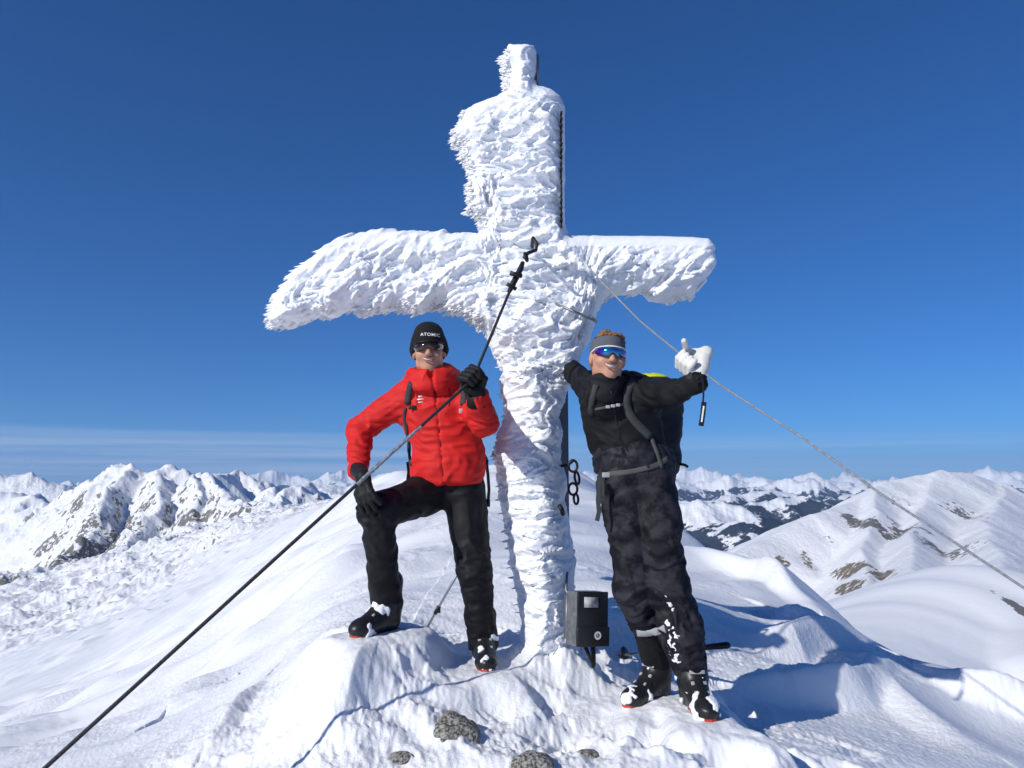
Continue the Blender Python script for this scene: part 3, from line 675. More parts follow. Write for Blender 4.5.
def cross_f(p):
    x, y, z = p[:, 0], p[:, 1] - YC, p[:, 2]
    # direction in which the rime feathers grow: into the wind, to the left; drooping on the long arm
    wing = ss(xmid - .12, xmid - .35, x) * (np.abs(z - zarm) < .5)
    wr = ss(xmid + .2, xmid + .4, x)
    dr_ = .62 * wing + .5 * wr + .10
    a = np.arctan(dr_); ca, sa = np.cos(a), np.sin(a)
    U = x * ca + z * sa; Vv = -x * sa + z * ca
    w0 = perlin3(np.stack([x * 3.2, y * 3.2, z * 3.2], 1), 5); w1 = perlin3(np.stack([x * 3.2 + 9, y * 3.2, z * 3.2], 1), 6)
    # long feathers: thin across, stretched along U
    s1 = np.stack([U * 4.5 + .5 * w0, y * 6.5, Vv * 17 + .9 * w1], 1)
    n1 = perlin3(s1, 1)
    s2 = np.stack([U * 11 + .5 * w1, y * 17, Vv * 36 + 1.2 * w0], 1)
    n2 = perlin3(s2, 2)
    n3 = perlin3(np.stack([U * 26, y * 50, Vv * 75], 1), 3)
    big = perlin3(np.stack([U * 3.4, y * 2, Vv * 5.5], 1), 4)
    # cauliflower lumps, pinched between them
    lump = .30 - np.abs(perlin3(np.stack([U * 5 + .4 * w1, y * 6, Vv * 11 + .4 * w0], 1), 7))
    lump2 = .3 - np.abs(perlin3(np.stack([U * 14, y * 14, Vv * 22], 1), 8))
    smooth_top = ss(.0, .11, -d2(x, z + .10)) * 1.0                 # the upper rims are wind-smoothed
    rightness = ss(P(550, 150, YC)[0], P(566, 150, YC)[0], x) * (z > zarm + .1)
    A = (.35 + .65 * smooth_top) * (1 - .8 * rightness)
    base = cross_coarse(p) + .016
    # overlapping shingles of rime, steep on the windward side
    ph = U * 8 + .7 * w0 + 2.0 * perlin3(np.stack([U * 2.5, y * 5, Vv * 15], 1), 9); saw = 1 - (ph - np.floor(ph)); saw = np.minimum(saw, (1 - saw) * 7)
    ph2 = U * 21 + .6 * w1 + 2.4 * perlin3(np.stack([U * 6, y * 9, Vv * 34], 1), 10); saw2 = 1 - (ph2 - np.floor(ph2)); saw2 = np.minimum(saw2, (1 - saw2) * 5)
    lay = .32 - np.abs(perlin3(np.stack([U * 1.7 + .3 * w0, y * 3, Vv * 11 + .3 * w1], 1), 12))
    disp = A * (.018 * n1 + .010 * n2 + .005 * n3 + .046 * lump + .012 * lump2 + .050 * lay + .022 * (saw - .4) + .011 * (saw2 - .4)) + .045 * big * A
    # ragged, fringed windward rim
    rim = np.exp(-(d2(x, z) / .045) ** 2) * (1 - rightness) * np.where(x < xmid - .1, 1, .35)
    disp = disp + rim * (.030 * np.abs(n2) + .022 * n1 - .008)
    return base - disp
M_rime = material('rime_ice', (.84, .865, .90), .45, bump=.5, bscale=70, dist=.006, spec=.4)
_b = M_rime.node_tree.nodes['Principled BSDF']; _b.inputs['Subsurface Weight'].default_value = .12; _b.inputs['Subsurface Radius'].default_value = (.02, .03, .04); _b.inputs['Subsurface Scale'].default_value = .5
M_steel = material('dark_steel', (.24, .25, .27), .5, metal=.7, bump=.2, bscale=60)
M_dark = material('black_metal', (.02, .02, .022), .45, metal=.3)
M_galv = material('galvanised_steel', (.45, .46, .48), .38, metal=.85, bump=.15, bscale=90)
cross = thing('summit_cross', 'tall summit cross thickly covered in white wind-blown rime ice', 'summit cross')
Vv_, Ff_ = sdf_mesh(cross_f, (poly[:, 0].min() - .1, YC - .46, -1.3), (poly[:, 0].max() + .08, YC + .46, poly[:, 1].max() + .06), .0062, margin=.12, coarse=cross_coarse)
# loose feather points that stick out of the ice towards the wind
def feathers(n):
    W = []; Fs = []
    tri = Vv_[Ff_]; cen = tri.mean(1); nn = np.cross(tri[:, 1] - tri[:, 0], tri[:, 3] - tri[:, 0]); nn /= np.linalg.norm(nn, axis=1)[:, None] + 1e-9
    wd = np.array([-.86, -.35, -.25])
    sc_ = nn @ (wd / np.linalg.norm(wd)) + .25 * (nn[:, 0] < 0) + .1
    sc_ *= np.where((cen[:, 2] > zarm - .3) | (cen[:, 0] < xmid - .25), 1, .12) * np.where(cen[:, 0] < xmid + .1, 1, .35)
    sc_ = np.where(cen[:, 1] > YC + .12, 0, sc_)
    # only where the rime is fringed, never on the wind-smoothed top rim
    sc_ *= (.06 + .94 * (np.abs(d2(cen[:, 0], cen[:, 2])) < .035)) * (.1 + .9 * (nn[:, 2] < .35))
    pr = np.clip(sc_, 0, None) ** 2; pr /= pr.sum()
    k = rng.choice(len(cen), n, p=pr)
    for i in k:
        c = cen[i]; L = rng.uniform(.012, .042); wdt = rng.uniform(.004, .010)
        dro = -.55 if c[0] < xmid - .25 or c[0] > xmid + .3 else -.12
        d = np.array([-1, rng.normal(-.25, .25), dro + rng.normal(0, .18)]) + nn[i] * .5; d /= np.linalg.norm(d)
        s = np.cross(d, (0, 1, 0)); s /= np.linalg.norm(s) + 1e-9; t = np.cross(d, s)
        b = len(W); root = c - d * .008
        W += [root + s * wdt, root - s * wdt * .8 + t * wdt * .5, root - t * wdt * .8, c + d * L * .55 + s * wdt * .7, c + d * L * .5 - s * wdt * .5 + t * wdt * .3, c + d * L * .5 - t * wdt * .5, c + d * L]
        Fs += [(b, b + 1, b + 4, b + 3), (b + 1, b + 2, b + 5, b + 4), (b + 2, b, b + 3, b + 5), (b + 3, b + 4, b + 6, b + 6), (b + 4, b + 5, b + 6, b + 6), (b + 5, b + 3, b + 6, b + 6)]
    return np.array(W), np.array(Fs)
fw, ff = feathers(1900)
allv = np.r_[Vv_, fw]; fl = [tuple(q) for q in Ff_.tolist()] + [tuple(dict.fromkeys(q)) for q in (ff + len(Vv_)).tolist()]
mesh_obj('rime_ice', allv, fl, M_rime, cross)
# the steel post shows along the lee (right) side; cross bars sit inside the ice
def pv(px, py, Y=YC): return P(px, py, Y)
mb = MB()
xr = pv(568.3, 400)[0]
mb.box((xr - .045, YC + .05, (pv(0, 335)[2] + pv(0, 640)[2]) / 2), (.045, .045, (pv(0, 335)[2] - pv(0, 640)[2]) / 2), bev=.006)
mb.build('post', M_steel, cross)
mb = MB(); x0 = pv(561, 150)[0]
mb.box((x0 - .03, YC, (pv(0, 120)[2] + pv(0, 330)[2]) / 2), (.028, .05, (pv(0, 120)[2] - pv(0, 330)[2]) / 2))
mb.build('upper_post', M_steel, cross)
mb = MB()  # small dark notches modelled to imitate the ladder-like shading along the ice edge
for i, py in enumerate(np.arange(112, 226, 6.3)):
    q = pv(561.5, py, YC - .155); L = rng.uniform(.010, .016)
    mb.box(q + np.array((0, .012 + rng.uniform(0, .006), 0)), (rng.uniform(.004, .007), .02, L * .55), Ry(rng.normal(0, .15)), .002)
q0 = pv(561.5, 112, YC - .15); q1 = pv(561.5, 226, YC - .15); mb.box((q0 + q1) / 2 + np.array((0, .03, 0)), (.004, .006, (q0[2] - q1[2]) / 2))
mb.build('edge_shade_notches', M_dark, cross)
mb = MB(); q = pv(537.5, 73, YC - .02); mb.box(q, (.006, .05, .085)); mb.build('tip_rod', M_steel, cross)
mb = MB(); mb.tube([pv(556, 304, 3.86), pv(575, 312, 3.84), pv(594, 320, 3.82)], .007); mb.tube([pv(592, 318, 3.82), pv(596, 322, 3.9)], .009); mb.tube([pv(572, 296, 3.95), pv(571, 306, 3.93)], .010)
mb.build('bracket', M_steel, cross)
for c_, R_, a_ in ((pv(573, 466, 3.92), Rx(math.pi / 2), .030), (pv(577, 478, 3.90), frame((.8, -.5, .2)), .033), (pv(573, 489, 3.91), Rx(math.pi / 2), .030), (pv(576, 499, 3.90), frame((.7, -.6, .1)), .026)):
    mb = MB(); mb.torus(c_, R_, a_, .0068, (.75, 1)); mb.build('chain_link', M_dark, cross)
mb = MB(); mb.tube([pv(560, 466, 3.95), pv(568, 465, 3.93), pv(574, 460, 3.91)], .008); mb.build('chain_hook', M_dark, cross)
mb = MB(); mb.tube([pv(559, 505, 3.80), pv(562, 510, 3.79), pv(563, 514, 3.82)], .012); mb.build('bolt', M_dark, cross)

# summit-book box hung on the post, with its lid, label and badge
box = thing('summit_register_box', 'dark metal summit register box with pale label strapped to the icy post', 'register box')
q = P(586, 618, 3.72); bx = Rz(math.radians(24)) @ Ry(math.radians(4)) @ Rx(math.radians(-4))
M_box = material('dark_metal_shaded', (.022, .023, .026), .42, metal=.3, bump=.15, bscale=50, var=.3)  # dark box metal; the front's shade away from the sun is in this colour
M_side = material('dark_metal_sunlit', (.16, .17, .18), .5, metal=.3, bump=.2, bscale=50, var=.4, vscale=30)  # same dark box, lightened to grey to paint its sunlit side
hw, hd, hh = .080, .055, .126
mb = MB(); mb.box(q, (hw, hd, hh), bx, .006); mb.build('case', M_side, box)
mb = MB(); mb.box(q + bx @ np.array((0, -hd - .006, .025)), (hw + .004, .006, hh - .024), bx, .003); mb.build('lid', M_box, box)
mb = MB(); mb.box(q + bx @ np.array((.002, -hd - .008, -hh + .047)), (hw + .007, .010, .045), bx, .004); mb.build('lower_flap', M_box, box)
mb = MB(); mb.box(q + bx @ np.array((-.012, -hd - .014, .078)), (.038, .002, .024), bx); mb.build('label_plate', material('label_paper', (.38, .39, .40), .6, var=.35, vscale=60), box)
def disc(c, R, r0, r1, th=.002, seg=28):
    V = []; Fc = []
    for i in range(seg):
        t = 2 * math.pi * i / seg
        for r in (r0, r1): V.append(np.asarray(c) + R @ np.array((r * math.cos(t), -th, r * math.sin(t))))
    for i in range(seg):
        j = (i + 1) % seg; Fc.append((2 * i, 2 * j, 2 * j + 1, 2 * i + 1))
    return V, Fc
c = q + bx @ np.array((.022, -hd - .0185, -hh + .053))
mb = MB(); mb.add(disc(c, bx, .010, .019)); mb.build('badge', material('badge_white', (.6, .6, .6), .5), box)
mb = MB(); mb.box(c + bx @ np.array((0, -.002, 0)), (.004, .001, .006), bx); mb.build('badge_mark', material('badge_dark', (.35, .35, .36), .5), box)
mb = MB()
a0 = q + bx @ np.array((-.02, -.02, -hh + .01)); a1 = q + bx @ np.array((.03, -.02, -hh - .09)); a2 = q + bx @ np.array((.045, 0, -hh - .09)); a3 = q + bx @ np.array((.04, 0, -hh + .01))
mb.tube([a0, a0 * .3 + a1 * .7, a1], .009); mb.tube([a1, a2], .010); mb.tube([a2, a2 * .5 + a3 * .5, a3], .012)
mb.build('hasp', M_box, box)
mb = MB(); mb.box(q + bx @ np.array((-hw * .6, hd + .012, 0)), (.03, .014, hh * .8), bx); mb.tube([P(567, 572, 3.85), P(566, 590, 3.82), P(571, 600, 3.78)], .007); mb.tube([q + bx @ np.array((-hw * .5, hd, .02)), (pv(562, 600)[0], YC - .12, q[2] + .04)], .016); mb.build('mounting_bracket', M_steel, box)
# ---------------------------------------------------------------- people
M_skin = material('skin', (.50, .27, .18), .5, bump=.08, bscale=120, var=.12, vscale=25, spec=.4)
M_skin.node_tree.nodes['Principled BSDF'].inputs['Subsurface Weight'].default_value = .08
M_skin.node_tree.nodes['Principled BSDF'].inputs['Subsurface Radius'].default_value = (.01, .004, .002)
def cloth(name, c, rough=.75, bump=.25, sc_=180, sheen=0, spec=.22, **k): return material(name, c, rough, bump=bump, bscale=sc_, sheen=sheen, spec=spec, dist=.002, **k)
M_red = cloth('red_jacket_fabric', (.58, .018, .016), .66, var=.10, vscale=10)
M_redin = cloth('dark_red_lining', (.16, .008, .02))
M_blk = cloth('black_trouser_fabric', (.008, .008, .010), .62, var=.35, vscale=14)
M_soft = cloth('black_softshell', (.007, .008, .010), .7, var=.3, vscale=9)
M_camo = cloth('mottled_dark_fabric', (.0045, .005, .008), .7, var=.12, vscale=14, base2=(.026, .025, .033), detail=6)
M_puff = cloth('dark_down_fabric', (.008, .009, .015), .6, var=.14, vscale=20, base2=(.022, .022, .030))
M_wool = cloth('black_knit', (.012, .012, .014), .9, bump=.5, sc_=260)
M_band = cloth('grey_knit', (.10, .11, .13), .9, bump=.4, sc_=240)
M_strap = cloth('charcoal_webbing', (.045, .05, .052), .7, bump=.3, sc_=200)
M_strapg = cloth('grey_webbing', (.075, .08, .075), .7, bump=.3, sc_=200)
M_glove = cloth('black_glove', (.012, .012, .013), .6, bump=.4, sc_=90)
M_wglove = cloth('white_leather', (.66, .66, .62), .6, bump=.35, sc_=60, var=.08, vscale=40)
M_boot = material('black_boot_plastic', (.014, .014, .015), .38, bump=.1, bscale=60)
M_sole = material('orange_red_sole', (.42, .05, .025), .6)
M_grey = material('grey_plastic', (.35, .36, .37), .5)
M_white = material('white_print', (.8, .8, .8), .6)
M_teeth = material('teeth', (.68, .65, .60), .3)
M_lip = material('lips', (.38, .14, .11), .5)
M_hair = material('light_brown_hair', (.22, .115, .05), .6, var=.5, vscale=60, bump=.5, bscale=200)
M_amber = material('bronze_lens', (.035, .018, .012), .12, metal=.5, coat=1)
M_neon = cloth('neon_yellow_fabric', (.55, .66, .03), .6)
M_clump = material('clinging_snow', (.86, .88, .92), .6, bump=.5, bscale=90)
m = bpy.data.materials.new('rainbow_lens'); m.use_nodes = True; t = m.node_tree; b = t.nodes['Principled BSDF']
b.inputs['Metallic'].default_value = .85; b.inputs['Roughness'].default_value = .14; b.inputs['Coat Weight'].default_value = .5
lw = N(t, 'ShaderNodeTexCoord'); sx_ = N(t, 'ShaderNodeSeparateXYZ'); cr2 = N(t, 'ShaderNodeValToRGB'); t.links.new(lw.outputs['Generated'], sx_.inputs[0]); t.links.new(sx_.outputs[0], cr2.inputs[0])
e = cr2.color_ramp.elements; e[0].position = 0; e[0].color = (.18, .03, .42, 1); e[1].position = 1; e[1].color = (.40, .03, .40, 1)
for p_, c_ in ((.22, (.05, .08, .55, 1)), (.38, (.02, .30, .50, 1)), (.55, (.03, .10, .45, 1)), (.75, (.03, .28, .50, 1))): q_ = e.new(p_); q_.color = c_
t.links.new(cr2.outputs[0], b.inputs['Base Color']); M_rain = m

def folds(p, amp, s=1.0, seed=0, zf=2.6):
    w_ = perlin3(p * np.float32(5 * s), 200 + seed)
    q = np.stack([p[:, 0] * 8 * s + w_ * 1.2, p[:, 1] * 8 * s, p[:, 2] * 8 * zf * s + w_ * 1.8], 1)
    n = 1 - 2.2 * np.abs(perlin3(q, 210 + seed)); n2 = perlin3(q * 2.1, 220 + seed)
    return amp * (n * .8 + .35 * n2) + amp * .9 * w_
def bounds(pts, m_=.2):
    a = np.array(pts); return a.min(0) - m_, a.max(0) + m_
def garment(name, f, pts, h, mat, parent, m_=.2, **kw):
    lo, hi = bounds(pts, m_); v, fc = sdf_mesh(f, lo, hi, h, margin=.02)
    return mesh_obj(name, v, fc, mat, parent, **kw)
def hit(f, px, py, Y0, Y1, back=0.0):
    """where the photo's ray through a pixel meets a surface"""
    d = P(px, py, 1.0); ys = np.linspace(Y0, Y1, 500); v = f((d[None] * ys[:, None]).astype(np.float32)); k = np.where(v < 0)[0]
    return d * (ys[k[0]] - back) if len(k) else d * Y1
def ribbon(name, f, path, wd, mat, parent, Y0, Y1, th=.006, out=.004, **kw):
    pts = []
    for (a, b_), (c, d_) in zip(path[:-1], path[1:]):
        n = max(2, int(math.hypot(c - a, d_ - b_) / 3))
        for t_ in np.linspace(0, 1, n, endpoint=False): pts.append((a + (c - a) * t_, b_ + (d_ - b_) * t_))
    pts.append(path[-1]); W = np.array([hit(f, a, b_, Y0, Y1, out) for a, b_ in pts])
    for _ in range(3): W[1:-1] = (W[:-2] + 2 * W[1:-1] + W[2:]) / 4
    V = []; Fc = []
    for i, p in enumerate(W):
        d = W[min(i + 1, len(W) - 1)] - W[max(i - 1, 0)]; d /= np.linalg.norm(d) + 1e-9
        eps = 1e-3; g = np.array([f((p + s_ * np.eye(3)[k] * eps)[None].astype(np.float32))[0] for k in range(3) for s_ in (1, -1)]).reshape(3, 2); nrm = g[:, 0] - g[:, 1]
        nrm = nrm / (np.linalg.norm(nrm) + 1e-9) if np.linalg.norm(nrm) > 1e-6 else -P(512, 384, 1)
        nrm = nrm * .6 + np.array((0, -1, 0)) * .4; nrm -= d * (nrm @ d); nrm /= np.linalg.norm(nrm)
        s = np.cross(d, nrm)
        for (x_, y_) in ((-wd, 0), (-wd * .8, th), (wd * .8, th), (wd, 0), (wd * .8, -th), (-wd * .8, -th)): V.append(p + s * x_ + nrm * y_)
    n = 6
    for i in range(len(W) - 1):
        for k in range(n): k2 = (k + 1) % n; Fc.append((i * n + k, i * n + k2, (i + 1) * n + k2, (i + 1) * n + k))
    Fc += [tuple(range(n))[::-1], tuple((len(W) - 1) * n + k for k in range(n))]
    return mesh_obj(name, V, Fc, mat, parent, **kw)

def head_f(c, R):
    """head and neck around centre c; R maps local (right, back, up) to the world"""
    c = np.asarray(c, np.float32); R = np.asarray(R, np.float32)
    def f(p):
        q = (p - c) @ R
        d = sd_ell(q, (0, .018, .030), (.074, .093, .088))
        d = smin(d, sd_ell(q, (0, -.020, -.040), (.057, .066, .066)), .04)
        d = smin(d, sd_ell(q, (0, -.050, -.092), (.028, .026, .020)), .035)
        for s in (-1, 1):
            d = smin(d, sd_ell(q, (s * .038, -.056, -.028), (.026, .024, .022)), .025)
            d = smin(d, sd_ell(q, (s * .045, .0, -.070), (.018, .035, .022)), .03)
            d = smin(d, sd_ell(q, (s * .077, .012, -.006), (.010, .020, .032)), .010)
            d = smax(d, -sd_ell(q, (s * .032, -.094, .012), (.018, .012, .012)), .012)
            d = smin(d, sd_ell(q, (s * .010, -.100, -.029), (.008, .010, .007)), .008)
        d = smin(d, sd_cone(q, (0, -.083, .012), (0, -.108, -.024), .008, .0115), .014)
        d = smin(d, sd_ell(q, (0, -.078, .030), (.05, .012, .010)), .02)
        d = smax(d, -sd_ell(q, (0, -.094, -.0535), (.031, .017, .0110)), .006)
        # smile creases
        for s in (-1, 1): d = smax(d, -sd_cone(q, (s * .019, -.100, -.034), (s * .034, -.086, -.058), .002, .002), .008)
        d = smin(d, sd_cone(q, (0, .022, -.06), (0, .045, -.18), .054, .058), .03)
        return d
    return f
def head_parts(body, c, R, glasses, frame_mat, lens_w=.074, lens_h=.022):
    W = lambda x, y, z: np.asarray(c) + R @ np.array((x, y, z))
    # mouth: teeth and lips
    mb = MB(); V = []; Fc = []
    xs = np.linspace(-.0265, .0265, 9)
    for x in xs:
        y = -.0890 + 7 * x * x; z0 = -.0455 + 5.5 * x * x; hgt = .0125 * (1 - (x / .031) ** 2) + .001
        V += [W(x, y, z0), W(x, y, z0 - hgt), W(x, y + .006, z0 - hgt), W(x, y + .006, z0)]
    for i in range(8):
        for k in range(4): Fc.append((4 * i + k, 4 * i + (k + 1) % 4, 4 * i + 4 + (k + 1) % 4, 4 * i + 4 + k))
    mb.add((V, Fc)); mb.build('teeth', M_teeth, body)
    mb = MB(); mb.tube([W(x, -.0950 + 8 * x * x, -.0435 + 6.5 * x * x) for x in np.linspace(-.030, .030, 9)], [.001] + [.0026] * 7 + [.001]); mb.build('upper_lip', M_lip, body)
    mb = MB(); mb.tube([W(x, -.0930 + 8 * x * x, -.0650 + 19 * x * x) for x in np.linspace(-.029, .029, 9)], [.001] + [.0036] * 7 + [.001]); mb.build('lower_lip', M_lip, body)
    # wrap-round sports glasses
    n = 28; V = []; Fc = []
    for i in range(n + 1):
        u = -1 + 2 * i / n; x = lens_w * math.sin(u * 1.25) / math.sin(1.25); y = -.112 + .066 * (1 - math.cos(u * 1.25)) / (1 - math.cos(1.25)) * .95
        top = .033 - .006 * u * u; bot = .033 - 2 * lens_h * (1 - .35 * abs(u) ** 3) + .016 * math.exp(-(u / .16) ** 2)
        for dy in (0, .003):
            V += [W(x, y + dy, top), W(x, y - .002 + dy, (top + bot) / 2), W(x, y + dy, bot)]
    for i in range(n):
        a = 6 * i; b_ = a + 6
        Fc += [(a, b_, b_ + 1, a + 1), (a + 1, b_ + 1, b_ + 2, a + 2), (a + 3, a + 4, b_ + 4, b_ + 3), (a + 4, a + 5, b_ + 5, b_ + 4), (a, a + 3, b_ + 3, b_), (a + 2, b_ + 2, b_ + 5, a + 5)]
    gl = mesh_obj('sunglasses', V, Fc, glasses, body)
    mb = MB(); mb.tube([W(lens_w * math.sin(u * 1.25) / math.sin(1.25), -.1135 + .0627 * (1 - math.cos(u * 1.25)) / (1 - math.cos(1.25)), .034 - .006 * u * u) for u in np.linspace(-1, 1, 21)], .0026)
    for s in (-1, 1): mb.tube([W(s * lens_w, -.050, .026), W(s * .081, -.01, .018), W(s * .080, .022, .008)], .003)
    mb.build('glasses_frame', frame_mat, gl)
    return W

def hand_fist(c, axis, palm, side=1, r=.0125, grip=.017, thumb='wrap', wrist=None, wdir=None, tip=None):
    """closed hand round a line: axis = line direction (towards the little finger), palm = from the line to the back of the hand"""
    c = np.asarray(c, float); F_ = frame(axis, palm); X, Y_, Z = F_[:, 0], F_[:, 1] * side, F_[:, 2]
    if wdir is not None:
        Y_ = -np.asarray(wdir, float); Y_ = Y_ - Z * (Y_ @ Z); Y_ /= np.linalg.norm(Y_); X = np.cross(Y_, Z); X = X * np.sign(X @ np.asarray(palm, float))
    W = lambda x, y, z: c + X * x + Y_ * y + Z * z
    prims = []
    zs = r / .0125 * 1.06
    for i, (z, sc_) in enumerate(((-.035 * zs, .95), (-.0115 * zs, 1.05), (.012 * zs, 1.0), (.035 * zs, .85))):
        R0 = grip + r
        kn = W(.030 * sc_ + .012, -.030, z); p1 = W(.018, R0 + .012, z); p2 = W(-R0 * .8, R0 * .75 * sc_, z * .95); p3 = W(-R0 * 1.0, -.010, z * .92)
        prims += [(kn, p1, r * 1.18, r * 1.08), (p1, p2, r * 1.08, r), (p2, p3, r, r * .88)]
    k_ = [(W(.036, -.030, -.030), W(.036, -.030, .030), .020, .018), (W(.020, -.050, -.024), W(.020, -.050, .020), .024, .022), (W(.030, -.066, 0), W(.030, -.080, 0), .025, .025)]
    if thumb == 'up':
        th_ = [(W(.018, -.050, -.030), W(.004, -.030, -.060), .017, .015), (W(.004, -.030, -.060), W(-.002, -.020, -.098) if tip is None else tip, .0150, .0125)]
    else:
        th_ = [(W(.0, -.048, -.028), W(-.026, -.030, -.036), .017, .014), (W(-.026, -.030, -.036), W(-.034, .004, -.022), .0135, .0115)]
    wr = W(.030, -.085, 0) if wrist is None else np.asarray(wrist)
    def f(p):
        d = None
        for a, b_, ra, rb in k_: v = sd_cone(p, a, b_, ra, rb); d = v if d is None else smin(d, v, .018)
        for a, b_, ra, rb in th_: d = smin(d, sd_cone(p, a, b_, ra, rb), .008)
        fin = None
        for a, b_, ra, rb in prims: v = sd_cone(p, a, b_, ra, rb); fin = v if fin is None else smin(fin, v, .002)
        d = smin(d, fin, .005)
        d = smin(d, sd_cone(p, W(.028, -.08, 0), wr, .026, .032), .02)
        return d - .0012 * perlin3(p * np.float32(70), 300)
    pts = [a for a, *_ in prims + k_ + th_] + [b_ for _, b_, *_ in prims + k_ + th_] + [wr]
    return f, pts, W
def hand_flat(c, fwd, down, side=1, r=.0115, curl=.5):
    """open, slightly curled hand lying on something: fwd = finger direction, down = palm direction"""
    c = np.asarray(c, float); F_ = frame(np.asarray(down, float), fwd); X, Y_, Z = F_[:, 0], F_[:, 1] * side, F_[:, 2]
    W = lambda x, y, z: c + X * x + Y_ * y + Z * z
    prims = []
    for y, L, sp in ((-.033, .062, -.012), (-.011, .074, -.003), (.011, .070, .006), (.031, .055, .016)):
        a = W(.035, y, -.004); b_ = W(.035 + L * .5, y + sp * .5, .004 * curl); d = W(.035 + L, y + sp, .030 * curl)
        prims += [(a, b_, r * 1.15, r * 1.02), (b_, d, r * 1.02, r * .85)]
    k_ = [(W(-.03, -.012, 0), W(.035, -.022, 0), .022, .018), (W(-.03, .012, 0), W(.035, .022, 0), .022, .018), (W(-.055, 0, 0), W(-.03, 0, 0), .027, .024)]
    th_ = [(W(-.025, -.026, .006), W(.012, -.052, .012), .016, .014), (W(.012, -.052, .012), W(.042, -.058, .020), .0135, .011)]
    def f(p):
        d = None
        for a, b_, ra, rb in k_ + th_: v = sd_cone(p, a, b_, ra, rb); d = v if d is None else smin(d, v, .014)
        fin = None
        for a, b_, ra, rb in prims: v = sd_cone(p, a, b_, ra, rb); fin = v if fin is None else smin(fin, v, .003)
        return smin(d, fin, .008) - .001 * perlin3(p * np.float32(70), 301)
    return f, [q for a, b_, *_ in prims + k_ + th_ for q in (a, b_)], W

def boot(parent, heel, fwd, ankle_top, name='ski_boot', snow=1.0, seed=0):
    """touring boot standing on its sole; heel = point on the snow under the heel"""
    heel = np.asarray(heel, float); fx = np.array((fwd[0], fwd[1], 0.)); fx /= np.linalg.norm(fx); up = np.array((0, 0, 1.)); sd_ = np.cross(fx, up)
    R = np.stack([sd_, fx, up], 1); W = lambda x, y, z: heel + R @ np.array((x, y, z))

    top = np.asarray(ankle_top, float)
    def f(p):
        q = (p - heel.astype(np.float32)) @ R.astype(np.float32)
        d = sd_cone(p, W(0, .035, .055), W(0, .20, .045), .050, .046)
        d = smin(d, sd_ell(q, (0, .215, .045), (.050, .06, .038)), .03)
        d = smin(d, sd_cone(p, W(0, .02, .06), W(0, .035, .14), .053, .056), .03)
        d = smin(d, sd_cone(p, W(0, .03, .12), top, .058, .064), .03)
        d = smin(d, sd_cone(p, W(0, .03, .13), W(0, .14, .065), .058, .046), .03)
        d = smax(d, -(q[:, 2] - .010), .006)
        # shell edges and buckle channels
        for y0, z0 in ((.17, .075), (.12, .092)): d = smax(d, -sd_cone(p, W(-.06, y0, z0), W(.06, y0, z0), .004, .004), .004)
        d = smin(d, sd_cone(p, W(-.052, .04, .135), W(.052, .055, .14), .012, .012), .02)
        return d - .0012 * perlin3(p * np.float32(40), 310)
    b_ = garment(name, f, [heel, W(0, .26, 0), top], .0055, M_boot, parent, .09)
    # sole
    mb = MB(); n = 20; V = []
    out_ = [(-.036, -.022), (0, -.032), (.036, -.022), (.040, .06), (.046, .16), (.044, .22), (.026, .262), (0, .272), (-.026, .262), (-.044, .22), (-.046, .16), (-.040, .06)]
    k = len(out_)
    for z in (-.004, .014): V += [W(x * .97, y * .985, z + .010 * ss(.18, .28, y)) for x, y in out_]
    Fc = [tuple(range(k))[::-1], tuple(range(k, 2 * k))] + [(i, (i + 1) % k, k + (i + 1) % k, k + i) for i in range(k)]
    mb.add((V, Fc)); mb.build('sole', M_sole, b_, smooth=False)
    for y0, z0, a_ in ((.160, .096, -.5), (.118, .124, -.7), (.098, .165, -1.3)):
        mb = MB(); mb.box(W(.0, y0, z0 + .004), (.034, .008, .004), R @ Rx(a_), .002); mb.build('buckle', M_grey, b_)
    # snow stuck to the boot
    def g(p):
        q = (p - heel.astype(np.float32)) @ R.astype(np.float32)
        n_ = perlin3(p * np.float32(16) + 7 * seed, 320); s_ = perlin3(p * np.float32(45), 321)
        shell = f(p) - .003 - .006 * n_ - .005 * s_
        want = .055 - (q[:, 1] - .13) * .18 - n_ * .13 * snow - .012 * snow - .05 * s_ + np.maximum(q[:, 2] - .13, 0) * .6
        return smax(shell, want, .012)
    garment('snow_crust', g, [heel, W(0, .26, 0), W(0, .05, .18)], .0065, M_clump, b_, .08, kind='stuff')
    return b_

